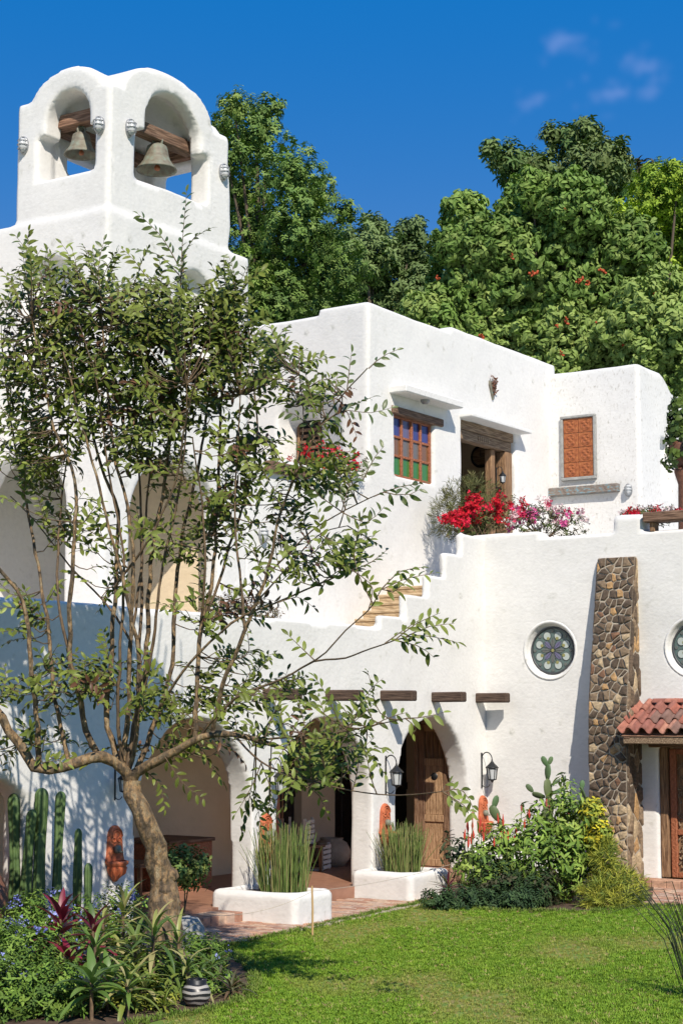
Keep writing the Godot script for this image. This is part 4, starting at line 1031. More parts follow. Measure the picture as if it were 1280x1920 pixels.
func buttress() -> void:
	var t := thing("stone_buttress", "tall leaning rubble-stone buttress against the white wall beside the tiled awning", "buttress", ORIGIN, TURN)
	var W0 := 2.0
	var W1 := 2.6
	var g := G.new()
	g.flat()
	var n := 20
	for i in n:
		var y0 := 4.87 * i / n - (0.1 if i == 0 else 0.0)
		var y1 := 4.87 * (i + 1) / n
		var u0 := 3.885 - batter(y0)
		var u1 := 3.885 - batter(y1)
		var o := Vector3(3.8, (y0 + y1) / 2, 2.3)
		g.quad_out(Vector3(u0, y0, W0), Vector3(u0, y0, W1), Vector3(u1, y1, W1), Vector3(u1, y1, W0), o)
		for w in [W0, W1]: g.quad_out(Vector3(3.9, y0, w), Vector3(u0, y0, w), Vector3(u1, y1, w), Vector3(3.9, y1, w), o)
	g.quad_out(Vector3(3.9, 4.87, W0), Vector3(3.9, 4.87, W1), Vector3(3.815, 4.87, W1), Vector3(3.815, 4.87, W0), Vector3(3.8, 4.0, 2.3))
	part("mortar", g.done(), M.mortar, t)
	var front := func(p: Vector2, h: float) -> Vector3: return Vector3(3.885 - batter(p.y) - h, p.y, W0 + p.x)
	var side := func(p: Vector2, h: float) -> Vector3: return Vector3(3.885 - p.x * batter(p.y), p.y, W1 + h)
	var side2 := func(p: Vector2, h: float) -> Vector3: return Vector3(3.885 - p.x * batter(p.y), p.y, W0 - h)
	for poly in voronoi(0.6, 4.87, 0.1, 0.128, 0.012):
		stone(poly, front, t)
	for poly in voronoi(1.0, 4.87, 0.33, 0.24, 0.02):
		stone(poly, side, t)
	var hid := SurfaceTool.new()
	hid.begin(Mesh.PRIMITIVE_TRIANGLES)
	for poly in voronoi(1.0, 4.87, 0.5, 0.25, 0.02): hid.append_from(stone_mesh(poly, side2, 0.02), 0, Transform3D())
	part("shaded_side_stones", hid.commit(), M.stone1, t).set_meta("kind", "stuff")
func stone(poly: Array, f: Callable, t: Node) -> void:
	var y: float = poly[0].y
	var k: int
	if y < 1.15 + rf(-0.15, 0.15): k = [4, 4, 5, 4, 2][rng.randi() % 5]
	else: k = [0, 0, 1, 1, 2, 3, 2, 0, 1, 0, 1, 2, 4, 0, 5][rng.randi() % 15]
	part("stone", stone_mesh(poly, f, rf(0.014, 0.034)), M["stone%d" % k], t)
func awning() -> void:
	var t := thing("tiled_awning", "small awning of red barrel tiles over the carved garden door", "awning", ORIGIN, TURN)
	var top := Vector3(3.9, 2.66, 0)
	var eave := Vector3(3.1, 2.2, 0)
	var d := (eave - top).normalized()
	var nrm := Vector3(d.y, -d.x, 0)
	if nrm.y < 0: nrm = -nrm
	var g := G.new()
	g.smooth()
	var seg := 14
	var pitch := 0.205
	var len := 0.34
	for i in seg:
		var z0 := (float(i) / seg) * (pitch + 0.02)
		var z1 := (float(i + 1) / seg) * (pitch + 0.02)
		var h := func(z: float, e: float) -> float: 
			var s := sin(TAU * z / pitch)
			return 0.046 * signf(s) * pow(absf(s), 0.6) * e
		var a := Vector3(0, h.call(z0, 0.95), z0)
		var b := Vector3(0, h.call(z1, 0.95), z1)
		var c := Vector3(len, h.call(z1, 1.05) + 0.03, z1)
		var e := Vector3(len, h.call(z0, 1.05) + 0.03, z0)
		g.quad(a, e, c, b)
		var dn := Vector3(0, -0.014, 0)
		g.quad(a + dn, b + dn, c + dn, e + dn)
		g.quad(e, e + dn, c + dn, c)
		if i == 0: g.quad(a, a + dn, e + dn, e)
		if i == seg - 1: g.quad(b, c, c + dn, b + dn)
	var tile := g.done()
	var basis := Basis(d, nrm, d.cross(nrm))
	for row in 3:
		for k in 12:
			var off := top + d * (row * 0.285 - 0.0) + nrm * (0.05) + Vector3(0, 0, 2.62 + k * pitch)
			if basis.z.z < 0: off.z += pitch
			part("tile", tile, M["tile%d" % (rng.randi() % 5)], t, Transform3D(basis * Basis(Vector3.UP, rf(-0.02, 0.02)) * Basis(Vector3.BACK, rf(-0.02, 0.02)), off + nrm * rf(0, 0.006)))
	for k in 12:
		var r := G.new()
		r.lathe([Vector2(0.06, 0.0), Vector2(0.062, 0.2)], 8, Transform3D(Basis(Vector3.RIGHT, PI / 2), Vector3.ZERO), PI, TAU)
		part("ridge_tile", r.done(), M["tile%d" % (rng.randi() % 5)], t, Transform3D(Basis(), Vector3(3.84, 2.68, 2.84 + k * 0.2)))
	g = G.new()
	g.quad_out(top - nrm * 0.012 + Vector3(0, 0, 2.64), eave - nrm * 0.012 + Vector3(0, 0, 2.64), eave - nrm * 0.012 + Vector3(0, 0, 5.1), top - nrm * 0.012 + Vector3(0, 0, 5.1), Vector3(3.5, 5, 3.8))
	part("soffit", g.done(), M.wood_z, t)
	boxpart("eave_beam", Vector3(3.12, 2.08, 2.66), Vector3(3.22, 2.18, 5.1), M.wood_pale, t, 0.01)
	for k in 3:
		var b := boxpart("bracket", Vector3(-0.45, -0.05, -0.05), Vector3(0.4, 0.05, 0.05), M.wood, t, 0.01)
		b.transform = Transform3D(Basis(Vector3(d.x, d.y, 0), Vector3(-d.y, d.x, 0), Vector3.BACK), Vector3(3.5, 2.34, 2.72 + k * 1.15))

# ---- garden floor
func ground() -> void:
	var pm := PlaneMesh.new()
	pm.size = Vector2(500, 500)
	var gm := grained(noise_tex(60, 0.01, [[0.0, col(0.09, 0.14, 0.025)], [1.0, col(0.15, 0.2, 0.04)]], 256), null, Vector3.ONE * 0.2, 0.95, Color.WHITE, 1.0, true)
	var gr := struct("ground", pm, gm)
	gr.position.y = -0.012
	var lawn_m := grained(noise_tex(61, 0.012, [[0.0, col(0.1, 0.17, 0.02)], [0.5, col(0.14, 0.22, 0.028)], [0.68, col(0.22, 0.21, 0.05)], [1.0, col(0.26, 0.18, 0.08)]], 1024, 6), null, Vector3.ONE * 0.25, 0.95, Color.WHITE, 1.0, true)
	var g := G.new()
	g.flat()
	for e in lawn_edge(): lawn_poly.append(Vector2(e.x, e.z))
	var ix := Geometry2D.triangulate_polygon(lawn_poly)
	for i in range(0, ix.size(), 3):
		var q := [lawn_poly[ix[i]], lawn_poly[ix[i + 1]], lawn_poly[ix[i + 2]]]
		g.tri_out(Vector3(q[0].x, 0, q[0].y), Vector3(q[1].x, 0, q[1].y), Vector3(q[2].x, 0, q[2].y), Vector3(0, -50, -18))
	struct("lawn", g.done(), lawn_m)
	# mown turf: short tufts, thinner and browner in worn patches
	var wear := FastNoiseLite.new()
	wear.seed = 8
	wear.frequency = 0.35
	wear.fractal_octaves = 4
	var ts := []
	var cs := []
	for i in 80000:
		var z := -rf(13.0, 24.4)
		var x := rf(-0.1, 0.27) * -z
		if not on_lawn(x, z): continue
		var w := wear.get_noise_2d(x * 1.0, z * 0.55)
		var dry := clampf((w - 0.08) * 3.2, 0.0, 1.0)
		if rng.randf() < dry * 0.45: continue
		var c := Color(0.12, 0.24, 0.02).lerp(Color(0.22, 0.33, 0.03), rng.randf())
		c = c.lerp(Color(0.36, 0.27, 0.1), dry * rf(0.2, 0.75))
		if rng.randf() < 0.05: c = Color(0.4, 0.33, 0.14)
		var s := rf(0.6, 1.25) * (1.0 - 0.35 * dry)
		ts.append(Transform3D(Basis(Vector3.UP, rf(0, TAU)) * Basis(Vector3.RIGHT, rf(-0.25, 0.25)) * Basis().scaled(Vector3(s, s * rf(0.7, 1.2), s)), Vector3(x, 0.0, z)))
		cs.append(c)
	g = G.new()
	g.flat()
	for k in 7:
		var a := TAU * k / 7 + rf(-0.3, 0.3)
		var d := Vector3(cos(a), 0, sin(a))
		var s := d.cross(Vector3.UP) * 0.0035
		var b := d * rf(0.0, 0.02)
		var m := b + d * rf(0.004, 0.012) + Vector3(0, rf(0.016, 0.026), 0)
		var tip := m + d * rf(0.006, 0.022) + Vector3(0, rf(0.006, 0.018), 0)
		g.quad(b - s, b + s, m + s, m - s)
		g.tri(m - s, m + s, tip)
	var tuft := g.done()
	var turf := many(numbered("grass"), tuft, M.leaf_matte, self, ts, cs)
	tag(turf, "short mown green lawn grass with dry worn patches", "grass", "", "stuff")
	# taller uncut blades along the borders
	ts = []
	cs = []
	var ed := lawn_edge()
	for i in range(1, ed.size() - 2):
		for k in int(ed[i].distance_to(ed[i + 1]) * 90):
			var q: Vector3 = ed[i].lerp(ed[i + 1], rng.randf()) + Vector3(rf(-0.06, 0.06), 0, rf(-0.06, 0.1))
			var s := rf(0.9, 2.1)
			ts.append(Transform3D(Basis(Vector3.UP, rf(0, TAU)) * Basis().scaled(Vector3(s * 0.8, s, s * 0.8)), q))
			cs.append(Color(0.09, 0.17, 0.02).lerp(Color(0.19, 0.24, 0.05), rng.randf()))
	var fringe := many(numbered("grass"), tuft, M.leaf_matte, self, ts, cs)
	tag(fringe, "longer uncut grass along the edges of the lawn", "grass", "", "stuff")
	ts = []
	cs = []
	for i in 260:
		var z := -rf(13.5, 23.0)
		var x := rf(-0.08, 0.24) * -z
		if not on_lawn(x, z): continue
		ts.append(Transform3D(Basis(Vector3.UP, rf(0, TAU)) * Basis(Vector3.RIGHT, rf(-1.8, -1.0)) * Basis().scaled(Vector3.ONE * rf(0.25, 0.6)), Vector3(x, rf(0.02, 0.035), z)))
		cs.append(Color(0.34, 0.22, 0.1).lerp(Color(0.2, 0.12, 0.05), rng.randf()))
	var litter := many(numbered("leaf_litter"), blade(0.09, 0.04, 0.5, 0.2, 3), M.leaf_matte, self, ts, cs)
	tag(litter, "tiny dry leaf bits scattered over the lawn", "litter", "", "stuff")
	# a few fallen leaves
	var lf := blade(0.09, 0.035, 0.3, 0.2, 3)
	for a in [[0.3, -17.3, "dry leaf lying alone in the middle of the lawn"], [-0.42, -18.4, "dry leaf on the lawn nearest the striped pot"], [2.6, -16.0, "dry leaf on the lawn nearest the right picture edge"]]:
		var o := part(numbered("fallen_leaf"), lf, plain(col(0.3, 0.17, 0.07), 0.8), self, Transform3D(Basis(Vector3.UP, rf(0, TAU)) * Basis(Vector3.RIGHT, -1.4), Vector3(a[0], 0.035, a[1])))
		tag(o, a[2], "leaf", "fallen leaves on the lawn")
	# beds
	g = G.new()
	g.flat()
	var bed := [Vector2(-6, -12.8), Vector2(-1.75, -12.8), Vector2(-1.66, -14.29), Vector2(-1.48, -14.6), Vector2(-1.26, -14.78), Vector2(-1.03, -15.05), Vector2(-0.83, -15.45), Vector2(-0.71, -16.19), Vector2(-0.85, -17.7), Vector2(-1.25, -18.7), Vector2(-1.75, -20.2), Vector2(-3.4, -18.9), Vector2(-6, -16.6)]
	ix = Geometry2D.triangulate_polygon(PackedVector2Array(bed))
	for i in range(0, ix.size(), 3): g.tri_out(Vector3(bed[ix[i]].x, 0.006, bed[ix[i]].y), Vector3(bed[ix[i + 1]].x, 0.006, bed[ix[i + 1]].y), Vector3(bed[ix[i + 2]].x, 0.006, bed[ix[i + 2]].y), Vector3(-2.5, -50, -16))
	struct("planting_bed", g.done(), M.soil)
	g = G.new()
	g.flat()
	bed = [Vector2(1.1, -22.9), Vector2(2.1, -22.25), Vector2(3.2, -22.2), Vector2(4.0, -22.75), Vector2(4.55, -25.6), Vector2(2.4, -27.1), Vector2(1.5, -25.6), Vector2(1.2, -24.0)]
	for i in bed.size() - 2: g.tri_out(Vector3(bed[0].x, 0.012, bed[0].y), Vector3(bed[i + 1].x, 0.012, bed[i + 1].y), Vector3(bed[i + 2].x, 0.012, bed[i + 2].y), Vector3(2.5, -5, -24))
	struct("planting_bed", g.done(), M.soil)
	paving()
func lawn_edge() -> Array:
	return [Vector3(-1.8, 0, -13.2), Vector3(-1.72, 0, -14.29), Vector3(-1.54, 0, -14.6), Vector3(-1.31, 0, -14.78), Vector3(-1.09, 0, -15.05), Vector3(-0.89, 0, -15.45), Vector3(-0.77, 0, -16.19), Vector3(-0.91, 0, -17.7), Vector3(-1.2, 0, -18.6), Vector3(-1.3, 0, -18.95), Vector3(-0.85, 0, -19.75), Vector3(-0.3, 0, -20.75), Vector3(0.35, 0, -22.05), Vector3(1.15, 0, -23.5), Vector3(1.3, 0, -22.9), Vector3(2.1, 0, -22.35), Vector3(3.2, 0, -22.3), Vector3(3.8, 0, -22.8), Vector3(4.2, 0, -23.0), Vector3(9.0, 0, -22.6), Vector3(9.0, 0, -13.2)]
var lawn_poly := PackedVector2Array()
func on_lawn(x: float, z: float) -> bool:
	return Geometry2D.is_point_in_polygon(Vector2(x, z), lawn_poly)
func paving() -> void:
	var p := Node3D.new()
	p.name = "brick_path"
	add_child(p)
	p.position = ORIGIN
	p.rotation.y = TURN
	p.set_meta("kind", "structure")
	var g := G.new()
	g.box(Vector3(-9, -0.1, -0.02), Vector3(1.3, -0.006, 1.46))
	g.box(Vector3(0.9, -0.1, 2.6), Vector3(3.9, -0.006, 8.0))
	part("bedding", g.done(), M.joint, p)
	var shapes := []
	for k in 3:
		g = G.new()
		g.box(Vector3(-0.052, -0.05, -0.108), Vector3(0.052, 0.006 + k * 0.003, 0.108), 0.007)
		shapes.append(g.done())
	var spots := []
	for i in 100:
		for j in 8:
			var u := -9.0 + i * 0.111
			var w := 0.09 + j * 0.224 + (0.112 if i % 2 else 0.0)
			if w > 1.46 - maxf(u + 4.0, 0.0) * 0.055 - 0.08 or u > 1.05: continue
			if u > -3.0 and u < -2.15 and w < 1.1: continue
			if u > 0.05 and u < 1.2 and w < 0.85: continue
			spots.append(Vector3(u, 0, w))
	for i in 26:
		for j in 12:
			var u := 0.98 + i * 0.111
			var w := 2.75 + j * 0.224 + (0.112 if i % 2 else 0.0)
			if u > 3.75 or w < 3.75 - u * 0.32: continue
			spots.append(Vector3(u, 0, w))
	var mid := Vector3(-2.2, 0, 0.8)
	spots.sort_custom(func(a, b): return (a - mid).length() < (b - mid).length())
	var rest := [[], [], [], [], [], []]
	for i in spots.size():
		var k := rng.randi() % 6
		var tr := Transform3D(Basis(Vector3.UP, rf(-0.02, 0.02)) * Basis(Vector3.RIGHT, rf(-0.012, 0.012)), spots[i] + Vector3(0, rf(-0.003, 0.004), 0))
		if i < 300: part("brick", shapes[rng.randi() % 3], M["brick%d" % k], p, tr)
		else: rest[k].append(tr)
	for k in 6: many("bricks", shapes[1], M["brick%d" % k], p, rest[k])
	# stone edging between path and lawn
	var kb := [Vector3(-5.4, 0, 1.53), Vector3(-4.3, 0, 1.52), Vector3(-3.0, 0, 1.45), Vector3(-1.5, 0, 1.33), Vector3(0.1, 0, 1.2)]
	for i in kb.size() - 1:
		for q in 5:
			var a: Vector3 = kb[i].lerp(kb[i + 1], q / 5.0 + 0.008)
			var b: Vector3 = kb[i].lerp(kb[i + 1], (q + 1) / 5.0 - 0.008)
			var d := (b - a).normalized()
			g = G.new()
			var hl := a.distance_to(b) / 2
			g.box(Vector3(-hl, -0.06, -0.045), Vector3(hl, 0.03, 0.045), 0.012)
			part("edging_stone", g.done(), M.kerb, p, Transform3D(Basis(d, Vector3.UP, d.cross(Vector3.UP)), (a + b) / 2 + Vector3(0, rf(-0.006, 0.006), rf(-0.006, 0.006))))
	# door step on the right, arch step on the left
	for k in 12: boxpart("step_brick", Vector3(3.56, -0.02, 2.64 + k * 0.226), Vector3(3.87, 0.115, 2.86 + k * 0.226), M["brick%d" % (rng.randi() % 2)], p, 0.008)
	for k in 10: boxpart("step_brick", Vector3(-4.6 + k * 0.16, -0.02, 0.0), Vector3(-4.446 + k * 0.16, 0.12, 0.36), M["brick%d" % (rng.randi() % 6)], p, 0.008)

func planter(lo: Vector3, hi: Vector3, label: String) -> void:
	var c := (lo + hi) / 2
	c.y = 0
	var h := (hi - lo) / 2
	var t := thing("planter", label, "planter", L(c.x, 0, c.z), TURN, "white plastered planters")
	var f := func(p: Vector3) -> float:
		var d := bx(p, Vector3(-h.x, -0.2, -h.z), Vector3(h.x, hi.y, h.z), 0.09)
		return smax(d, -bx(p, Vector3(-h.x + 0.13, hi.y - 0.1, -h.z + 0.13), Vector3(h.x - 0.13, hi.y + 0.5, h.z - 0.13), 0.05), 0.05)
	part("wall", nets(Vector3(-h.x - 0.1, -0.25, -h.z - 0.1), Vector3(h.x + 0.1, hi.y + 0.1, h.z + 0.1), 0.035, f), M.stucco, t)
	boxpart("soil", Vector3(-h.x + 0.11, hi.y - 0.12, -h.z + 0.11), Vector3(h.x - 0.11, hi.y - 0.06, h.z - 0.11), M.soil, t)
func horsetail(at: Vector3, rad: float, n: int, tall: float, label: String) -> void:
	var t := thing("horsetail_clump", label, "plant", at, 0, "horsetail rushes in the white planters")
	var gs := [G.new(), G.new(), G.new()]
	for i in n:
		var a := rf(0, TAU)
		var r := sqrt(rng.randf()) * rad
		var b := Vector3(cos(a) * r, 0, sin(a) * r)
		var lean := Vector3(cos(a), 0, sin(a)) * rf(0.0, 0.1) * (r / rad) + Vector3(rf(-0.05, 0.05), 0, rf(-0.05, 0.05))
		var h := tall * rf(0.6, 1.0)
		var g: G = gs[rng.randi() % 3]
		if rng.randf() < 0.16:
			lean *= 3.0
			h *= rf(0.75, 1.1)
		g.tube([b, b + lean * 0.4 + Vector3(0, h * 0.5, 0), b + lean + Vector3(0, h, 0)], [0.0042, 0.0042, 0.0025], 4, false)
	var ms := [plain(col(0.12, 0.19, 0.04), 0.5), plain(col(0.19, 0.25, 0.07), 0.5), plain(col(0.3, 0.28, 0.11), 0.6)]
	for k in 3: part("stems", gs[k].done(), ms[k], t).set_meta("kind", "stuff")

func fittings() -> void:
	lantern(L(-1.97, 1.68, 0.0), NF, "black lantern on the pillar between the first and second arch, behind leaves", 1.3)
	lantern(L(0.86, 1.66, 0.0), NF, "black lantern on the pillar left of the plank door arch", 1.3)
	lantern(L(3.71, 1.65, 0.0), NF, "black lantern in the wall corner right of the plank door arch", 1.3)
	lantern(L(-5.0, 1.75, 0.0), NF, "black lantern on the shaded wall behind the tree trunk")
	lantern(L(7.02, 6.75, -1.45), NF, "small lantern on the timber post of the terrace doorway", 0.9)
	bulkhead(L(-3.37, 10.19, -1.33), NF, "bulkhead light left of the large bell on the tower's right face")
	bulkhead(L(-1.33, 10.14, -1.33), NF, "bulkhead light right of the large bell, at the tower's right edge")
	bulkhead(L(-3.75, 10.14, -1.48), NS, "bulkhead light right of the smaller bell, near the tower corner")
	bulkhead(L(-3.75, 10.12, -2.82), NS, "bulkhead light at the tower's left edge")
	bulkhead(L(-0.38, 5.05, -1.3), NF, "bulkhead light on the balcony wall behind the garden tree")
	bulkhead(L(8.95, 6.6, 0.27), NS, "bulkhead light at the end of the blue-grey wall beam")
	fountain(L(-5.0, 0.62, 0.0), NF, "terracotta fountain on the shaded wall behind the cacti")
	fountain(L(-2.06, 0.62, 0.0), NF, "terracotta fountain above the nearer white planter")
	fountain(L(0.83, 0.62, 0.0), NF, "terracotta fountain above the farther white planter")
	fountain(L(3.72, 0.62, 0.0), NF, "terracotta fountain in the wall corner behind red flower spikes")
	planter(Vector3(-3.0, 0, -0.16), Vector3(-2.15, 0.37, 1.13), "nearer white plastered planter with tall rushes beside the path")
	planter(Vector3(0.08, 0, -0.1), Vector3(1.15, 0.37, 0.9), "farther white plastered planter with rushes, before the plank door arch")
	planter(Vector3(3.2, 0, -0.1), Vector3(3.86, 0.42, 0.75), "white plastered planter in the wall corner, mostly hidden by plants")
	horsetail(L(-2.5, 0.3, 0.6), 0.3, 330, 0.88, "tall green rush clump in the nearer planter")
	horsetail(L(0.62, 0.3, 0.42), 0.27, 300, 0.72, "green rush clump in the farther planter")
	# crest, clock, bench and pots on the upper terrace
	var t := thing("wall_crest", "small carved metal crest high on the white upper wall", "ornament", L(6.62, 8.08, -1.3), NF)
	var g := G.new()
	g.poly([Vector2(0, 0), Vector2(0.07, 0.14), Vector2(0.13, 0.26), Vector2(0.12, 0.34), Vector2(-0.12, 0.34), Vector2(-0.13, 0.26), Vector2(-0.07, 0.14)], 0.0, 0.03, 0.01)
	part("shield", g.done(), M.bronze, t)
	g = G.new()
	for i in 26:
		var q := Vector3(rf(-0.1, 0.1), rf(0.1, 0.42), 0.03)
		g.tube([q, q + Vector3(rf(-0.03, 0.03), rf(-0.03, 0.05), 0.04), q + Vector3(rf(-0.05, 0.05), rf(0.0, 0.08), 0.0)], [0.01, 0.014, 0.004], 5)
	part("scrollwork", g.done(), M.pot_brown, t)
	t = thing("wall_clock", "round dark clock on the room wall inside the terrace doorway", "clock", L(8.59, 7.42, -2.6), NS)
	g = G.new()
	g.lathe([Vector2(0.2, 0.0), Vector2(0.22, 0.03), Vector2(0.19, 0.05), Vector2(0.17, 0.035)], 24, Transform3D(Basis(Vector3.RIGHT, PI / 2), Vector3.ZERO))
	part("rim", g.done(), M.iron, t)
	g = G.new()
	g.poly(disc(0.175, 0, 0, Transform3D(), 24), 0.0, 0.03, 0.002)
	part("dial", g.done(), M.wood_pale, t)
	g = G.new()
	g.box(Vector3(-0.006, 0, 0.032), Vector3(0.006, 0.12, 0.038))
	g.box(Vector3(0, -0.006, 0.039), Vector3(0.09, 0.006, 0.043))
	part("hands", g.done(), M.iron, t)
	t = thing("sideboard", "dark cabinet with a pale top inside the terrace doorway", "cabinet", L(8.2, 4.7, -2.9), NS)
	boxpart("body", Vector3(-0.7, 0, -0.35), Vector3(0.7, 2.0, 0.3), M.black, t, 0.01)
	boxpart("top", Vector3(-0.75, 2.0, -0.4), Vector3(0.75, 2.06, 0.35), M.wood_pale, t, 0.01)
	t = thing("timber_bench", "grey weathered timber bench on the terrace parapet above the round window", "bench", L(3.98, 5.26, 3.35), NS)
	boxpart("seat", Vector3(-0.62, 0.12, -0.16), Vector3(0.62, 0.27, 0.16), M.wood, t, 0.015)
	for x in [-0.5, 0.5]: boxpart("leg", Vector3(x - 0.04, -0.02, -0.09), Vector3(x + 0.04, 0.12, 0.09), M.wood_up, t, 0.01)
	# arcade furniture
	t = thing("wooden_chest", "reddish wooden chest against the back wall of the first arch", "chest", L(-1.6, 0.15, -2.05), TURN)
	boxpart("body", Vector3(-0.35, 0, -0.4), Vector3(0.6, 0.62, 0.4), M.red_wood, t, 0.01)
	boxpart("lid", Vector3(-0.38, 0.62, -0.43), Vector3(0.63, 0.67, 0.43), M.wood, t, 0.01)
	t = thing("low_bench", "small grey bench beside the wooden chest", "bench", L(-2.3, 0.15, -1.9), TURN)
	boxpart("seat", Vector3(-0.3, 0.36, -0.3), Vector3(0.25, 0.42, 0.3), M.wood_pale, t, 0.008)
	for x in [-0.25, 0.2]:
		for z in [-0.25, 0.25]: boxpart("leg", Vector3(x - 0.025, 0, z - 0.025), Vector3(x + 0.025, 0.36, z + 0.025), M.wood_up, t)
	t = thing("basket_jar", "round pale basket jar on the arcade floor in the second arch", "jar", L(2.65, 0.15, -2.1), 0)
	g = G.new()
	g.lathe([Vector2(0.0, 0.0), Vector2(0.2, 0.0), Vector2(0.29, 0.12), Vector2(0.3, 0.24), Vector2(0.24, 0.36), Vector2(0.17, 0.4), Vector2(0.19, 0.43), Vector2(0.15, 0.43), Vector2(0.13, 0.36)], 24)
	part("body", g.done(), M.kerb, t)
	for a in [[1.5, 0.55, "upper white slatted crate behind the rushes in the second arch"], [1.95, 0.15, "lower white slatted crate beside the basket jar"]]:
		t = thing("slatted_crate", a[2], "crate", L(a[0], a[1], -1.95), TURN + 0.3, "white crates in the arcade")
		for k in 5: boxpart("slat", Vector3(-0.2, 0.02 + k * 0.075, 0.19), Vector3(0.2, 0.07 + k * 0.075, 0.205), M.white_plastic, t)
		for x in [-0.2, 0.17]: boxpart("post", Vector3(x, 0, 0.15), Vector3(x + 0.03, 0.4, 0.188), M.white_plastic, t)
		boxpart("tray", Vector3(-0.2, 0, -0.2), Vector3(0.2, 0.02, 0.15), M.white_plastic, t)
		for x in [-0.2, 0.17]: boxpart("post", Vector3(x, 0.02, -0.2), Vector3(x + 0.03, 0.4, -0.17), M.white_plastic, t)
	boxpart2("side_table", "dark wooden side table under the upper crate", "table", L(1.5, 0.15, -1.95))
	t = thing("hanging_cloth", "salmon cloth hanging inside the second arch", "cloth", L(0.35, 1.0, -1.6), TURN)
	g = G.new()
	g.smooth()
	for i in 12:
		var x0 := -0.16 + i * 0.027
		var x1 := x0 + 0.027
		var z0 := sin(i * 1.3) * 0.02
		var z1 := sin((i + 1) * 1.3) * 0.02
		g.quad(Vector3(x0, 0.5, z0), Vector3(x1, 0.5, z1), Vector3(x1 * 1.3, -0.25 - 0.012 * i, z1 * 1.5), Vector3(x0 * 1.3, -0.24 - 0.012 * i, z0 * 1.5))
	part("folds", g.done(), plain(col(0.45, 0.2, 0.13), 0.9), t)
	g = G.new()
	g.tube([Vector3(-0.25, 0.51, 0), Vector3(0.25, 0.51, 0)], [0.012, 0.012], 6)
	g.tube([Vector3(-0.25, 0.51, 0), Vector3(-0.25, -0.85, 0)], [0.014, 0.014], 6)
	g.tube([Vector3(0.25, 0.51, 0), Vector3(0.25, -0.85, 0)], [0.014, 0.014], 6)
	part("rail", g.done(), M.wood_up, t)
	# jars in the left niche
	for a in [[-7.15, 0.95, 0.15, "round brown clay jar on the ledge at the left picture edge"]]:
		t = thing("clay_jar", a[3], "jar", L(a[0], 0.0, 0.05), 0)
		g = G.new()
		g.lathe([Vector2(0.0, 0.0), Vector2(0.16, 0.0), Vector2(0.27, 0.2), Vector2(0.32, 0.45), Vector2(0.28, 0.72), Vector2(0.18, 0.92), Vector2(0.16, 1.0), Vector2(0.2, 1.06), Vector2(0.15, 1.06), Vector2(0.12, 0.9)], 24)
		part("body", g.done(), M.pot_brown, t)
	# stake with a string along the lawn edge
	t = thing("wooden_stake", "thin wooden stake at the lawn edge before the nearer planter", "stake", Vector3(-0.33, 0, -20.02), 0.1)
	g = G.new()
	g.tube([Vector3(0, -0.05, 0), Vector3(0.002, 0.3, 0), Vector3(-0.006, 0.56, 0)], [0.013, 0.012, 0.011], 8)
	part("pole", g.done(), M.stake, t)
	g = G.new()
	var pts := []
	var rd := []
	for i in 13:
		var q := i / 12.0
		pts.append(Vector3(-1.3 * q, 0.5 - 0.2 * q * (1.0 - q) * 2.0 - 0.2 * q, 0.4 * q))
		rd.append(0.0028)
	g.tube(pts, rd, 4)
	pts = []
	rd = []
	for i in 13:
		var q := i / 12.0
		pts.append(Vector3(2.6 * q, 0.5 - 0.25 * q * (1.0 - q), -4.4 * q))
		rd.append(0.0028)
	g.tube(pts, rd, 4)
	part("string", g.done(), M.string, t)
func boxpart2(called: String, label: String, category: String, at: Vector3) -> void:
	var t := thing(called, label, category, at, TURN)
	boxpart("top", Vector3(-0.3, 0.36, -0.3), Vector3(0.3, 0.4, 0.3), M.wood, t)
	for x in [-0.27, 0.23]:
		for z in [-0.27, 0.23]: boxpart("leg", Vector3(x, 0, z), Vector3(x + 0.04, 0.36, z + 0.04), M.wood_up, t)

# ---- plants
func blade(length: float, width: float, bend := 0.5, fold := 0.25, segs := 5, belly := 0.8) -> ArrayMesh:
	# a leaf along +y, upper side +z, arching back over -z
	var g := G.new()
	g.smooth()
	var pts := []
	for i in segs + 1:
		var q := float(i) / segs
		var a := bend * q
		var c := Vector3(0, length * (sin(a) / bend if absf(bend) > 0.01 else q), -length * ((1.0 - cos(a)) / bend if absf(bend) > 0.01 else 0.0))
		var hw := width * 0.5 * pow(maxf(sin(PI * pow(q, belly)), 0.0), 0.75)
		if i == 0: hw = width * 0.06
		var up := Vector3(0, sin(a), cos(a)) * fold * hw
		pts.append([c - Vector3(hw, 0, 0) + up, c, c + Vector3(hw, 0, 0) + up])
	for i in segs:
		var p: Array = pts[i]
		var q: Array = pts[i + 1]
		if i == segs - 1:
			g.tri(p[0], q[1], p[1]); g.tri(p[1], q[1], p[2])
		else:
			g.quad(p[0], q[0], q[1], p[1]); g.quad(p[1], q[1], q[2], p[2])
	return g.done()
func leaf_basis(d: Vector3, up := Vector3.UP) -> Basis:
	d = d.normalized()
	var z := up - d * up.dot(d)
	if z.length() < 0.05: z = Vector3.RIGHT - d * d.x
	z = z.normalized()
	return Basis(d.cross(z), d, z)
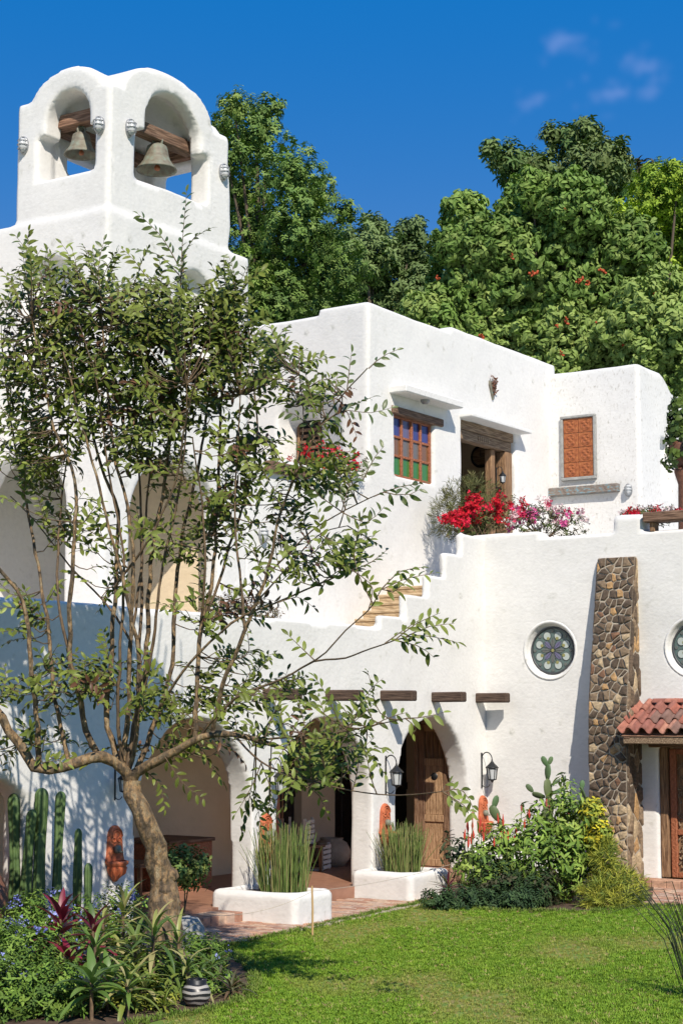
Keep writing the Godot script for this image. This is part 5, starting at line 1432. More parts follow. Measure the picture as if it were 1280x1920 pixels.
func whorl(n: int, length: float, width: float, bend: float, spread: float, stem: float) -> ArrayMesh:   # a shoot of leaves round +y
	var st := SurfaceTool.new()
	var lf := blade(length, width, bend, 0.3, 3)
	st.begin(Mesh.PRIMITIVE_TRIANGLES)
	for i in n:
		var a := i * 2.4 + rf(-0.3, 0.3)
		var el := spread + rf(-0.35, 0.35)
		var d := Vector3(cos(a) * cos(el), sin(el), sin(a) * cos(el))
		var s := rf(0.7, 1.15)
		st.append_from(lf, 0, Transform3D(leaf_basis(d).scaled_local(Vector3(s, s, s)), Vector3(0, stem * i / n, 0) + Vector3(rf(-1, 1), 0, rf(-1, 1)) * stem * 0.1))
	return st.commit()
func pick(palette: Array) -> Color:
	var c: Color = palette[rng.randi() % palette.size()]
	var k := rf(0.75, 1.25)
	return Color(c.r * k, c.g * k, c.b * k)
func rosette(called: String, label: String, at: Vector3, n: int, length: float, width: float, mats: Array, stem := 0.2, bend := 1.1, category := "plant", group := "") -> void:
	var t := thing(called, label, category, at, rf(0, TAU), group)
	var g := G.new()
	g.tube([Vector3(0, -0.02, 0), Vector3(0.01, stem, 0)], [0.018, 0.014], 7)
	part("stem", g.done(), M.twig, t)
	var shapes := []
	for k in 4: shapes.append(blade(length * rf(0.85, 1.15), width * rf(0.85, 1.15), bend * rf(0.6, 1.4), 0.35, 6, 0.7))
	for i in n:
		var q := float(i) / n
		var a := i * 2.399 + rf(-0.2, 0.2)
		var el := lerpf(-0.1, 1.35, q) + rf(-0.15, 0.15)
		var d := Vector3(cos(a) * cos(el), sin(el), sin(a) * cos(el))
		var s := lerpf(1.0, 0.75, q) * rf(0.85, 1.1)
		part("leaf", shapes[rng.randi() % 4], mats[rng.randi() % mats.size()], t, Transform3D(leaf_basis(d).scaled_local(Vector3.ONE * s), Vector3(0, stem * (0.55 + 0.45 * q), 0)))
func bush(called: String, label: String, at: Vector3, lobes: Array, mesh: ArrayMesh, per: float, palette: Array, category := "shrub", group := "", droop := 0.0, stems := 6, m: Material = null) -> Node3D:
	# lobes: [offset, half size]; per = shoots per square metre of lobe surface
	var t := thing(called, label, category, at, 0, group)
	var ts := []
	var cs := []
	for l in lobes:
		var r: Vector3 = l[1]
		var area := 4.0 * PI * pow((pow(r.x * r.y, 1.6) + pow(r.x * r.z, 1.6) + pow(r.y * r.z, 1.6)) / 3.0, 1.0 / 1.6)
		for i in int(area * per):
			var d := rdir()
			var p: Vector3 = l[0] + d * r * pow(rng.randf(), 0.3)
			if at.y + p.y < 0.02 and at.y < 0.5: continue
			var out := (d + rdir() * 0.6 + Vector3(0, 0.5 - droop, 0)).normalized()
			var s := rf(0.7, 1.25)
			ts.append(Transform3D(basis_to(out, rf(0, TAU)).scaled_local(Vector3.ONE * s), p))
			cs.append(pick(palette))
	many("foliage", mesh, m if m else M.leaf_matte, t, ts, cs)
	if stems > 0:
		var g := G.new()
		for i in stems:
			var l: Array = lobes[i % lobes.size()]
			var top: Vector3 = l[0] + rdir() * l[1] * 0.6
			g.tube([Vector3(rf(-0.08, 0.08), -0.03, rf(-0.08, 0.08)), Vector3(top.x * 0.5, top.y * 0.5, top.z * 0.5) + Vector3(rf(-0.05, 0.05), 0, rf(-0.05, 0.05)), top], [0.012, 0.009, 0.005], 6)
		part("stems", g.done(), M.twig, t)
	return t
func bracts(t: Node, lobes: Array, n: int, each: int, palette: Array, size := 0.03, spread := 0.06, high := -0.2) -> void:   # clusters of papery flowers on a bush
	var g := G.new()
	g.flat()
	for k in 3:
		var a := TAU * k / 3
		var d := Vector3(cos(a), 0.55, sin(a)) * size
		var s := Vector3(-sin(a), 0, cos(a)) * size * 0.55
		g.tri(Vector3.ZERO, d * 0.6 + s, d * 0.6 - s)
		g.tri(d * 0.6 + s, d * 1.25, d * 0.6 - s)
	var m := g.done()
	var ts := []
	var cs := []
	for i in n:
		var l: Array = lobes[rng.randi() % lobes.size()]
		var d := rdir()
		if d.y < high: d.y = -d.y
		var c: Vector3 = l[0] + d * l[1] * rf(0.85, 1.1)
		var tint: Color = palette[rng.randi() % palette.size()]
		for k in each:
			var q := Vector3(rng.randfn(), rng.randfn(), rng.randfn()) * spread * 0.5
			ts.append(Transform3D(basis_to(d + rdir() * 0.8, rf(0, TAU)).scaled_local(Vector3.ONE * rf(0.7, 1.3)), c + q))
			var v := rf(0.75, 1.25)
			cs.append(Color(tint.r * v, tint.g * v, tint.b * v))
	many("flowers", m, M.petal, t, ts, cs)
func column_cactus(at: Vector3, cols: Array, label: String) -> void:   # each column: [offset, height, radius, lean]
	var t := thing("column_cactus", label, "cactus", at, rf(0, TAU), "column cacti before the shaded wall")
	for c in cols:
		var g := G.new()
		g.smooth()
		var sides := 24
		var rows := 20
		var ring := func(j: int, k: int) -> Vector3:
			var cap: float = 1.0 - c[2] * 1.2 / c[1]
			var q := cap * j / (rows - 6.0) if j < rows - 6 else cap + (1.0 - cap) * sin(PI / 2 * (j - rows + 6) / 6.0)
			var r: float = c[2] * (1.0 if q < cap else sqrt(maxf(1.0 - pow((q - cap) / (1.0 - cap), 2.0), 0.0))) * (0.9 + 0.1 * sin(q * 9.0 + c[1] * 7.0))
			var a := TAU * k / sides
			r *= 1.0 if k % 4 < 1 else (0.66 if k % 4 == 2 else 0.84)
			return Vector3(cos(a) * r, q * c[1], sin(a) * r) + Vector3(c[3] * q * q, 0, 0)
		for j in rows:
			for k in sides:
				g.quad(ring.call(j, k), ring.call(j, (k + 1) % sides), ring.call(j + 1, (k + 1) % sides), ring.call(j + 1, k))
		part("stem", g.done(), M.cactus, t, Transform3D(Basis(), c[0]))
func prickly_pear(at: Vector3, chain: Array, label: String) -> void:   # chain: [base, direction, size]
	var t := thing("prickly_pear", label, "cactus", at, 0, "prickly pears in the wall corner")
	var g := G.new()
	g.lathe([Vector2(0.02, 0.0), Vector2(0.25, 0.12), Vector2(0.4, 0.4), Vector2(0.42, 0.65), Vector2(0.3, 0.9), Vector2(0.0, 1.0)], 12)
	var m := g.done()
	for c in chain:
		var b := basis_to(c[1], rf(0, TAU))
		part("pad", m, plain(col(0.1 * rf(0.8, 1.3), 0.15 * rf(0.9, 1.1), 0.06), 0.6), t, Transform3D(b.scaled_local(Vector3(c[2] * 0.62, c[2], c[2] * 0.24)), c[0]))
func spikes(at: Vector3, label: String, n: int, spread: Vector2, h0: float, h1: float, tint: Color, called := "flower_spikes") -> void:
	var t := thing(called, label, "flowers", at, 0)
	var g := G.new()
	var f := G.new()
	for i in n:
		var b := Vector3(rf(-spread.x, spread.x), 0, rf(-spread.y, spread.y))
		var h := rf(h0, h1)
		var top := b + Vector3(rf(-0.06, 0.06), h, rf(-0.06, 0.06))
		g.tube([b, top], [0.005, 0.004], 5)
		f.tube([top + Vector3(0, -0.02, 0), top + Vector3(0, 0.03, 0), top + Vector3(rf(-0.01, 0.01), rf(0.08, 0.15), 0)], [0.008, 0.018, 0.003], 6)
	part("stems", g.done(), plain(col(0.08, 0.12, 0.03), 0.7), t)
	part("flowers", f.done(), plain(tint, 0.7), t)
func grass_clump(called: String, label: String, at: Vector3, n: int, length: float, tint: Color, lean := 0.6, wide := 0.006) -> void:
	var t := thing(called, label, "plant", at)
	var g := G.new()
	for i in n:
		var a := rf(0, TAU)
		var d := Vector3(cos(a), 0, sin(a))
		var l := length * rf(0.6, 1.0)
		var k := lean * rf(0.3, 1.0)
		var b := d * rf(0, 0.12)
		g.tube([b, b + d * l * k * 0.3 + Vector3(0, l * 0.55, 0), b + d * l * k * 0.75 + Vector3(0, l * 0.85, 0), b + d * l * k * 1.15 + Vector3(0, l * (0.95 - k * 0.3), 0)], [wide * 0.5, wide * 0.5, wide * 0.4, wide * 0.15], 4, false)
	part("blades", g.done(), plain(tint, 0.6), t).set_meta("kind", "stuff")

# ---- the garden tree
func garden_tree() -> void:
	var t := thing("garden_tree", "multi-stemmed garden tree with peeling orange bark and a loose olive-green crown", "tree")
	var nodes := []
	for i in STEMS.size():
		var s: Array = STEMS[i]
		# smooth the polyline
		var cv := Curve3D.new()
		var p: Array = s[0]
		for k in p.size():
			var tan: Vector3 = (p[mini(k + 1, p.size() - 1)] - p[maxi(k - 1, 0)]) / 6.0
			cv.add_point(p[k], -tan, tan)
		var len := cv.get_baked_length()
		var n := maxi(int(len / 0.13), 6)
		var pts := []
		var rad := []
		var wob := FastNoiseLite.new()
		wob.seed = i
		wob.frequency = 1.6
		for k in n + 1:
			var q := float(k) / n
			var c := cv.sample_baked(len * q, true)
			var r := lerpf(s[1], s[2], pow(q, 0.8))
			c += Vector3(wob.get_noise_1d(k * 0.22), 0, wob.get_noise_1d(k * 0.22 + 50)) * minf(0.05, r * 1.5)
			r *= 1.0 + 0.18 * wob.get_noise_1d(k * 0.5 + 90)
			if i == 0: r *= 0.86 + 0.3 * exp(-q * 5.0) + 0.22 * exp(-pow((q - 0.33) * 9.0, 2.0))
			pts.append(c)
			rad.append(r)
			if r < 0.055: nodes.append(c)
		var g := G.new()
		g.tube(pts, rad, 14 if i < 3 else 8)
		if i == 0:
			for k in 6:   # knobs and burls on the old trunk
				var at: Vector3 = pts[int(n * rf(0.15, 0.6))]
				var d := Vector3(rf(-1, 1), rf(-0.2, 0.2), rf(0, 1)).normalized()
				g.lathe([Vector2(0.1, -0.12), Vector2(0.09, -0.03), Vector2(0.06, 0.03), Vector2(0.0, 0.06)].map(func(v): return v * rf(0.7, 1.1)), 10, Transform3D(basis_to(d), at + d * 0.11))
		part("trunk" if i == 0 else "limb" if i < 3 else "stem", g.done(), M.bark if i < 14 else M.twig, t)
	var leaf := blade(0.105, 0.038, 0.6, 0.3, 4, 0.85)
	var sunward := Vector3(0.183, 0.631, 0.688)
	var lt := []
	var lc := []
	var tw := G.new()
	var shoots := []
	for s in SPRIGS:
		shoots.append([s, true, 1.0])
	for b in BLOBS:
		for i in int(b[3]):
			var d := rdir() * pow(rng.randf(), 0.4)
			var p: Vector3 = b[0] + Vector3(d.x * b[1], d.y * b[2], d.z * minf(maxf(b[1], 0.35) * 1.3, 0.75))
			var near: Vector3 = nodes[0]
			var best := 1e9
			for q in nodes:
				var e: float = (q - p).length_squared() * (1.0 if q.y < p.y + 0.1 else 2.5)
				if e < best:
					best = e
					near = q
			var dir := ((p - near).normalized() * 0.8 + rdir() * 0.5 + Vector3(0, 0.35, 0)).normalized()
			var l := rf(0.2, 0.42)
			shoots.append([[near, near.lerp(p, 0.55) + Vector3(0, -0.04, 0), p, p + dir * l * 0.55, p + dir * l + Vector3(0, -0.05, 0)], false, 1.0])
	var bright := Color(0.19, 0.23, 0.06)
	for s in shoots:
		var raw: Array = s[0]
		var cv := Curve3D.new()
		for k in raw.size():
			var tan: Vector3 = (raw[mini(k + 1, raw.size() - 1)] - raw[maxi(k - 1, 0)]) / 6.0
			cv.add_point(raw[k], -tan, tan)
		var total := cv.get_baked_length()
		var from := 0.06 if s[1] else maxf(total - rf(0.3, 0.5), 0.05)
		var pts := []
		var rad := []
		var n := maxi(int(total / 0.09), 3)
		for k in n + 1:
			pts.append(cv.sample_baked(total * k / n, true))
			rad.append(lerpf(0.0065 if not s[1] else 0.006, 0.0016, float(k) / n))
		tw.tube(pts, rad, 5, false)
		var side := 1.0
		var x := from
		var plane := rdir()
		var tint := Color(0.08, 0.11, 0.02).lerp(Color(0.155, 0.185, 0.035), rng.randf())
		if rng.randf() < 0.3: tint = tint.lerp(bright, rf(0.2, 0.9))   # young shoots are paler
		if rng.randf() < 0.05: tint = Color(0.12, 0.06, 0.035)
		while x <= total:
			var c := cv.sample_baked(x, true)
			var fwd := (cv.sample_baked(minf(x + 0.03, total), true) - cv.sample_baked(maxf(x - 0.03, 0), true)).normalized()
			var up := (sunward * 0.9 + plane * 0.65).normalized()
			var lat := fwd.cross(up).normalized() * side
			var d := (lat * 0.85 + fwd * 0.6 + rdir() * 0.22).normalized()
			if x > total - 0.02: d = fwd
			var sc := rf(0.75, 1.2) * (0.75 if x > total - 0.07 else 1.0)
			lt.append(Transform3D(leaf_basis(d, up + rdir() * 0.5).scaled_local(Vector3.ONE * sc), c))
			var v := rf(0.65, 1.4)
			lc.append(Color(tint.r * v, tint.g * v, tint.b * v))
			side = -side
			x += rf(0.028, 0.05)
	part("twigs", tw.done(), M.twig, t).set_meta("kind", "stuff")
	# the leaves that stand clearest are single leaves, the mass of the crown is one part
	var own := []
	for k in 4: own.append(leafmat_plain(Color(0.06, 0.085, 0.022).lerp(Color(0.1, 0.13, 0.035), k / 3.0)))
	var single := mini(300, lt.size())
	for i in single: part("leaf", leaf, own[i % 4], t, lt[i])
	many("crown", leaf, M.leaf, t, lt.slice(single), lc.slice(single))
	print("garden tree leaves ", lt.size(), " shoots ", shoots.size())
func leafmat_plain(c: Color) -> StandardMaterial3D:
	var m := plain(c.linear_to_srgb(), 0.42)
	m.backlight_enabled = true
	m.backlight = col(0.05, 0.09, 0.01)
	return m

# ---- trees beyond the house
func far_tree(label: String, lobes: Array, mesh: ArrayMesh, per: float, palette: Array, foot: Vector3, droop := 0.0, solid := 0.45) -> Node3D:
	var t := thing("tree", label, "tree", foot, 0, "trees behind the house")
	var ts := []
	var cs := []
	for l in lobes:
		var r: float = l[1]
		var tint := pick(palette)
		for i in int(4.0 * PI * r * r * per):
			var d := rdir()
			var k := pow(rng.randf(), solid)
			var p: Vector3 = l[0] - foot + d * r * k * (1.0 + 0.16 * sin(d.x * 7.0 + r * 9.0) * cos(d.y * 6.0))
			ts.append(Transform3D(basis_to((d * 0.7 + rdir() * 0.7 + Vector3(0, 0.5 - droop, 0)).normalized(), rf(0, TAU)).scaled_local(Vector3.ONE * rf(0.65, 1.25)), p))
			cs.append(pick(palette).lerp(tint, 0.5))
	many("crown", mesh, M.leaf_far, t, ts, cs)
	var g := G.new()
	var top: Vector3 = lobes[0][0] - foot
	g.tube([Vector3(0, -0.1, 0), Vector3(top.x * 0.3, top.y * 0.4, top.z * 0.3), Vector3(top.x * 0.8, top.y * 0.8, top.z * 0.8), top], [0.28, 0.2, 0.11, 0.04], 9)
	for l in lobes:
		var e: Vector3 = l[0] - foot
		var s := Vector3(top.x * 0.8, top.y * 0.75, top.z * 0.8)
		g.tube([s, s.lerp(e, 0.5) + Vector3(0, -0.3, 0), e], [0.08, 0.05, 0.02], 6)
	part("trunk", g.done(), M.trunk_far, t)
	return t
func far_trees() -> void:
	var fine := whorl(11, 0.14, 0.055, 0.8, 0.25, 0.18)
	var broad := whorl(11, 0.18, 0.07, 1.2, -0.25, 0.16)
	var soft := whorl(10, 0.24, 0.085, 0.9, 0.1, 0.25)
	var dark := [Color(0.14, 0.23, 0.05), Color(0.19, 0.29, 0.06), Color(0.26, 0.35, 0.09), Color(0.11, 0.19, 0.05)]
	far_tree("tall airy green tree rising between the bell tower and the roof", LOBES_A, fine, 34.0, dark, Vector3(-1.6, 0, -46), 0.0, 0.6)
	far_tree("hazy dull-green tree low behind the highest roof corner", LOBES_B, soft, 22.0, [Color(0.15, 0.22, 0.08), Color(0.18, 0.25, 0.09), Color(0.12, 0.18, 0.065)], Vector3(1.5, 0, -62))
	var c := far_tree("broad dense tree with drooping leaves and orange flowers behind the roof", LOBES_C, broad, 62.0, [Color(0.15, 0.25, 0.05), Color(0.2, 0.3, 0.07), Color(0.28, 0.36, 0.1), Color(0.12, 0.2, 0.045)], Vector3(4.7, 0, -40), 0.35, 0.22)
	far_tree("darker feathery tree whose top rises above the dense flowering tree", LOBES_D, soft, 24.0, [Color(0.1, 0.17, 0.05), Color(0.13, 0.2, 0.06), Color(0.17, 0.22, 0.08)], Vector3(7.6, 0, -56))
	far_tree("bright yellow-green tree at the right picture edge", LOBES_E, fine, 60.0, [Color(0.28, 0.4, 0.04), Color(0.34, 0.46, 0.05), Color(0.2, 0.31, 0.035)], Vector3(8.6, 0, -47), 0.1)
	far_tree("small brownish treetop between the feathery and the yellow-green tree", LOBES_F, soft, 16.0, [Color(0.06, 0.07, 0.025), Color(0.08, 0.075, 0.03)], Vector3(10.3, 0, -60))
	var shapes := []
	for q in 3:
		var g := G.new()
		for k in 6:
			g.lathe([Vector2(0.0, 0.0), Vector2(0.03, 0.05), Vector2(0.045, 0.11), Vector2(0.015, 0.15)], 6, Transform3D(basis_to(Vector3(rf(-1, 1), rf(-0.2, 1), rf(-0.6, 1))), Vector3(rf(-0.09, 0.09), rf(-0.06, 0.06), rf(-0.05, 0.05))))
		shapes.append(g.done())
	for p in [Vector3(4.35, 12.4, -38.0), Vector3(5.96, 12.55, -38.0), Vector3(5.6, 12.22, -38.0), Vector3(5.42, 12.24, -38.0), Vector3(7.1, 12.0, -38.0), Vector3(4.84, 11.25, -38.0), Vector3(5.04, 11.35, -38.0), Vector3(5.89, 11.28, -38.0), Vector3(6.35, 10.81, -38.0), Vector3(4.93, 10.59, -38.0), Vector3(3.18, 10.95, -38.0), Vector3(5.13, 14.04, -38.4), Vector3(2.2, 12.49, -38.6), Vector3(3.88, 12.96, -38.4)]:
		part("flower_cluster", shapes[rng.randi() % 3], plain(col(0.42, 0.07, 0.018), 0.7), c, Transform3D(Basis(Vector3.BACK, rf(0, TAU)).scaled(Vector3.ONE * rf(0.45, 0.85)), p - Vector3(4.7, 0, -40) + Vector3(0, 0, -0.25)))

func beds() -> void:
	var tiny := whorl(8, 0.05, 0.02, 0.4, 0.3, 0.07)
	var small := whorl(8, 0.07, 0.028, 0.5, 0.3, 0.1)
	var mid := whorl(8, 0.13, 0.036, 0.8, 0.1, 0.2)
	var needle := whorl(12, 0.11, 0.008, 0.3, 0.7, 0.06)
	var greens := [Color(0.09, 0.17, 0.025), Color(0.13, 0.22, 0.035), Color(0.17, 0.26, 0.045), Color(0.07, 0.13, 0.025)]
	# left bed
	var blue := [Color(0.22, 0.26, 0.62), Color(0.3, 0.34, 0.68), Color(0.18, 0.2, 0.55)]
	var lobes := [[Vector3(0, 0.25, 0), Vector3(0.5, 0.42, 0.55)], [Vector3(-0.5, 0.3, -0.3), Vector3(0.5, 0.45, 0.5)], [Vector3(0.25, 0.15, 0.55), Vector3(0.45, 0.3, 0.4)], [Vector3(-0.6, 0.2, 0.5), Vector3(0.5, 0.35, 0.4)]]
	var t := bush("plumbago", "low leafy bush with pale blue flowers in the front left corner", Vector3(-2.72, 0, -15.4), lobes, tiny, 260.0, greens, "shrub", "blue-flowered bushes")
	bracts(t, lobes, 26, 16, blue, 0.016, 0.05)
	lobes = [[Vector3(0, 0.35, 0), Vector3(0.45, 0.4, 0.4)], [Vector3(0.7, 0.4, -0.1), Vector3(0.4, 0.4, 0.35)]]
	t = bush("plumbago", "blue-flowered bush below the cacti and left of the trunk", Vector3(-2.95, 0, -17.4), lobes, tiny, 230.0, greens, "shrub", "blue-flowered bushes")
	bracts(t, lobes, 16, 14, blue, 0.016, 0.05)
	lobes = [[Vector3(0, 0.1, 0), Vector3(0.35, 0.16, 0.4)], [Vector3(0.35, 0.14, -0.9), Vector3(0.3, 0.2, 0.35)], [Vector3(0.5, 0.06, 0.35), Vector3(0.3, 0.1, 0.3)]]
	t = bush("ground_cover", "small-leaved ground cover at the foot of the trunk", Vector3(-1.75, 0, -16.4), lobes, tiny, 230.0, greens, "shrub")
	bracts(t, lobes, 6, 10, blue, 0.015, 0.04)
	var red := [leafmat2(0.16, 0.012, 0.03), leafmat2(0.09, 0.012, 0.025), leafmat2(0.25, 0.03, 0.06)]
	var lime := [leafmat2(0.17, 0.21, 0.04), leafmat2(0.26, 0.28, 0.08), leafmat2(0.1, 0.15, 0.03), leafmat2(0.34, 0.31, 0.13)]
	var deep := [leafmat2(0.09, 0.16, 0.03), leafmat2(0.13, 0.21, 0.04), leafmat2(0.06, 0.11, 0.025)]
	var yel := [leafmat2(0.22, 0.24, 0.03), leafmat2(0.14, 0.19, 0.03)]
	var brom := [leafmat2(0.07, 0.07, 0.03), leafmat2(0.1, 0.1, 0.03), leafmat2(0.13, 0.08, 0.04)]
	rosette("cordyline", "dark red cordyline rising from the left bed", Vector3(-2.5, 0, -15.7), 24, 0.36, 0.085, red, 0.74, 0.5, "plant")
	rosette("cordyline", "low dull red cordyline below the dark red one", Vector3(-2.36, 0, -15.3), 16, 0.34, 0.075, red, 0.42, 0.9, "plant")
	rosette("dracaena", "yellow-striped dracaena between the red cordyline and the trunk", Vector3(-2.2, 0, -16.3), 24, 0.42, 0.06, lime, 0.62, 1.2, "plant", "striped dracaenas")
	rosette("dracaena", "yellow-striped dracaena before the trunk with arching leaves", Vector3(-1.86, 0, -15.95), 26, 0.46, 0.055, lime, 0.45, 1.5, "plant", "striped dracaenas")
	rosette("dracaena", "drooping striped dracaena low in the left bed", Vector3(-1.8, 0, -15.4), 20, 0.4, 0.055, lime, 0.24, 1.7, "plant", "striped dracaenas")
	rosette("broadleaf_plant", "broad-leaved green plant near the bottom of the left bed", Vector3(-1.98, 0, -15.0), 16, 0.36, 0.095, deep, 0.3, 1.0, "plant")
	rosette("spider_plant", "small lime-green strap-leaved plant at the bed edge", Vector3(-1.5, 0, -14.95), 22, 0.24, 0.028, yel, 0.06, 1.3, "plant")
	rosette("fern", "dark green strap-leaved plant left of the striped pot", Vector3(-1.3, 0, -16.0), 22, 0.4, 0.04, deep, 0.14, 1.2, "plant")
	rosette("bromeliad", "brownish bromeliad at the lawn edge right of the striped pot", Vector3(-0.98, 0, -15.7), 26, 0.3, 0.035, brom, 0.08, 1.0, "plant")
	rosette("bromeliad", "yellowish bromeliad behind the striped pot", Vector3(-1.12, 0, -16.4), 18, 0.26, 0.04, yel + brom, 0.08, 0.9, "plant")
	rosette("agave", "dark strap-leaved plant against the trunk's left side", Vector3(-2.3, 0, -18.2), 22, 0.5, 0.045, deep, 0.45, 1.1, "plant")
	lobes = [[Vector3(0, 0.85, 0), Vector3(0.25, 0.2, 0.22)]]
	bush("variegated_shrub", "small yellow-green shrub right of the trunk before the first arch", Vector3(-1.72, 0, -18.9), lobes, small, 300.0, [Color(0.2, 0.23, 0.06), Color(0.1, 0.16, 0.04)], "shrub", "", 0.0, 5)
	lobes = [[Vector3(-0.3, 0.12, 0), Vector3(0.3, 0.2, 0.25)], [Vector3(-0.6, 0.2, 0.1), Vector3(0.35, 0.3, 0.3)]]
	t = bush("plumbago", "blue-flowered ground bush under the dracaenas at the bottom", Vector3(-2.2, 0, -14.75), lobes, tiny, 250.0, greens, "shrub", "blue-flowered bushes")
	rosette("dracaena", "tall striped dracaena just left of the trunk foot", Vector3(-2.05, 0, -16.6), 24, 0.44, 0.05, lime, 0.72, 1.1, "plant", "striped dracaenas")
	rosette("dracaena", "small striped dracaena right of the broad-leaved plant", Vector3(-1.68, 0, -15.1), 18, 0.34, 0.05, lime, 0.2, 1.3, "plant", "striped dracaenas")
	rosette("dracaena", "tall green strap-leaved dracaena hiding the trunk foot", Vector3(-1.66, 0, -15.6), 26, 0.5, 0.05, deep + lime, 0.62, 1.3, "plant", "striped dracaenas")
	rosette("dracaena", "green strap-leaved dracaena right of the trunk foot", Vector3(-1.48, 0, -15.95), 24, 0.44, 0.045, deep + lime, 0.5, 1.4, "plant", "striped dracaenas")
	rosette("dracaena", "dark green dracaena between the cordyline and the broad-leaved plant", Vector3(-2.15, 0, -15.4), 26, 0.5, 0.06, deep, 0.5, 1.4, "plant", "striped dracaenas")
	rosette("cordyline", "second maroon cordyline right of the tall dark red one", Vector3(-2.22, 0, -15.75), 20, 0.36, 0.07, red + [deep[2]], 0.66, 0.7, "plant")
	rosette("broadleaf_plant", "big broad-leaved plant at the very bottom of the left bed", Vector3(-2.05, 0, -14.55), 18, 0.42, 0.1, deep, 0.34, 1.1, "plant")
	rosette("dracaena", "arching green dracaena at the bottom between broad-leaved plants", Vector3(-1.78, 0, -14.75), 24, 0.44, 0.05, deep + lime, 0.28, 1.5, "plant", "striped dracaenas")
	rosette("dracaena", "arching striped dracaena behind the striped pot", Vector3(-1.36, 0, -15.55), 22, 0.42, 0.045, deep + lime, 0.3, 1.4, "plant", "striped dracaenas")
	rosette("fern", "green strap-leaved plant behind the lime-green one", Vector3(-1.5, 0, -15.7), 24, 0.42, 0.038, deep, 0.2, 1.3, "plant")
	rosette("fern", "green strap-leaved plant at the path corner below the boulder", Vector3(-1.25, 0, -17.0), 22, 0.36, 0.035, deep, 0.1, 1.2, "plant")
	rosette("broadleaf_plant", "broad-leaved plant left of the red cordyline", Vector3(-2.3, 0, -15.3), 14, 0.34, 0.085, deep, 0.34, 1.0, "plant")
	rosette("bromeliad", "low brownish bromeliad between the pot and the lawn edge", Vector3(-0.98, 0, -16.2), 20, 0.26, 0.035, brom, 0.06, 1.0, "plant")
	bush("ground_cover", "yellow-green leafy cover beside the striped pot", Vector3(-1.62, 0, -15.2), [[Vector3(0, 0.06, 0), Vector3(0.2, 0.14, 0.18)], [Vector3(-0.2, 0.06, 0.1), Vector3(0.2, 0.13, 0.2)]], small, 170.0, [Color(0.24, 0.26, 0.04), Color(0.15, 0.2, 0.035)], "shrub", "", 0.0, 0)
	column_cactus(Vector3(-3.47, 0, -18.7), [[Vector3.ZERO, 1.66, 0.075, -0.05], [Vector3(0.13, 0, 0.02), 1.5, 0.07, 0.08]], "two-stemmed dark cactus at the left picture edge")
	column_cactus(Vector3(-3.23, 0, -18.75), [[Vector3.ZERO, 1.72, 0.075, 0.02], [Vector3(0.1, 0, 0.08), 1.25, 0.06, 0.02], [Vector3(-0.12, 0, 0.06), 0.7, 0.06, -0.03]], "tall three-stemmed cactus, tallest of the group")
	column_cactus(Vector3(-3.05, 0, -18.8), [[Vector3.ZERO, 1.68, 0.06, 0.03]], "single slim cactus right of the three-stemmed one")
	column_cactus(Vector3(-2.84, 0, -18.9), [[Vector3.ZERO, 1.28, 0.055, 0.0]], "single shorter bluish cactus before the shaded wall")
	column_cactus(Vector3(-2.71, 0, -18.8), [[Vector3.ZERO, 0.92, 0.05, 0.0]], "shortest cactus beside the terracotta fountain")
	# striped pot and boulder
	t = thing("striped_pot", "round pot with wavy black and white stripes at the lawn edge", "pot", Vector3(-1.25, 0, -15.25))
	var g := G.new()
	for k in 10:
		var y0 := 0.01 + k * 0.022
		var r0 := 0.125 * sin(PI * (0.16 + 0.72 * (y0 / 0.24)))
		var r1 := 0.125 * sin(PI * (0.16 + 0.72 * ((y0 + 0.022) / 0.24)))
		g = G.new()
		g.smooth()
		for i in 24:
			var a0 := TAU * i / 24
			var a1 := TAU * (i + 1) / 24
			var w0 := 0.004 * sin(a0 * 4.0 + k * 0.8)
			var w1 := 0.004 * sin(a1 * 4.0 + k * 0.8)
			g.quad_out(Vector3(cos(a0) * r0, y0 + w0, sin(a0) * r0), Vector3(cos(a1) * r0, y0 + w1, sin(a1) * r0), Vector3(cos(a1) * r1, y0 + 0.022 + w1, sin(a1) * r1), Vector3(cos(a0) * r1, y0 + 0.022 + w0, sin(a0) * r1), Vector3(0, y0, 0))
		part("stripe", g.done(), plain(col(0.36, 0.34, 0.31), 0.5) if k % 2 else plain(col(0.02, 0.02, 0.022), 0.35), t)
	g = G.new()
	g.lathe([Vector2(0.07, 0.0), Vector2(0.09, 0.23), Vector2(0.08, 0.235), Vector2(0.07, 0.2)], 20)
	part("body", g.done(), M.iron, t)
	t = thing("boulder", "grey rounded boulder at the path corner right of the trunk", "rock", Vector3(-1.58, 0, -18.1))
	g = G.new()
	g.lathe([Vector2(0.24, -0.05), Vector2(0.26, 0.15), Vector2(0.23, 0.33), Vector2(0.15, 0.42), Vector2(0.0, 0.45)], 12, Transform3D(Basis().scaled(Vector3(0.75, 1, 1)), Vector3.ZERO))
	part("rock", g.done(), M.rock, t)
	# right bed
	var fresh := [Color(0.15, 0.25, 0.04), Color(0.2, 0.3, 0.055), Color(0.25, 0.33, 0.07), Color(0.11, 0.19, 0.035)]
	lobes = [[Vector3(0, 1.05, 0), Vector3(0.2, 0.55, 0.2)], [Vector3(-0.42, 0.75, 0.1), Vector3(0.2, 0.5, 0.2)], [Vector3(0.3, 0.75, 0.1), Vector3(0.22, 0.5, 0.2)], [Vector3(-0.15, 0.45, 0.3), Vector3(0.45, 0.45, 0.25)], [Vector3(0.08, 0.85, 0.15), Vector3(0.15, 0.65, 0.15)]]
	bush("leafy_shrub", "tall leafy green shrub in the middle of the corner bed", Vector3(3.0, 0, -23.6), lobes, mid, 70.0, fresh, "shrub", "", 0.3, 40)
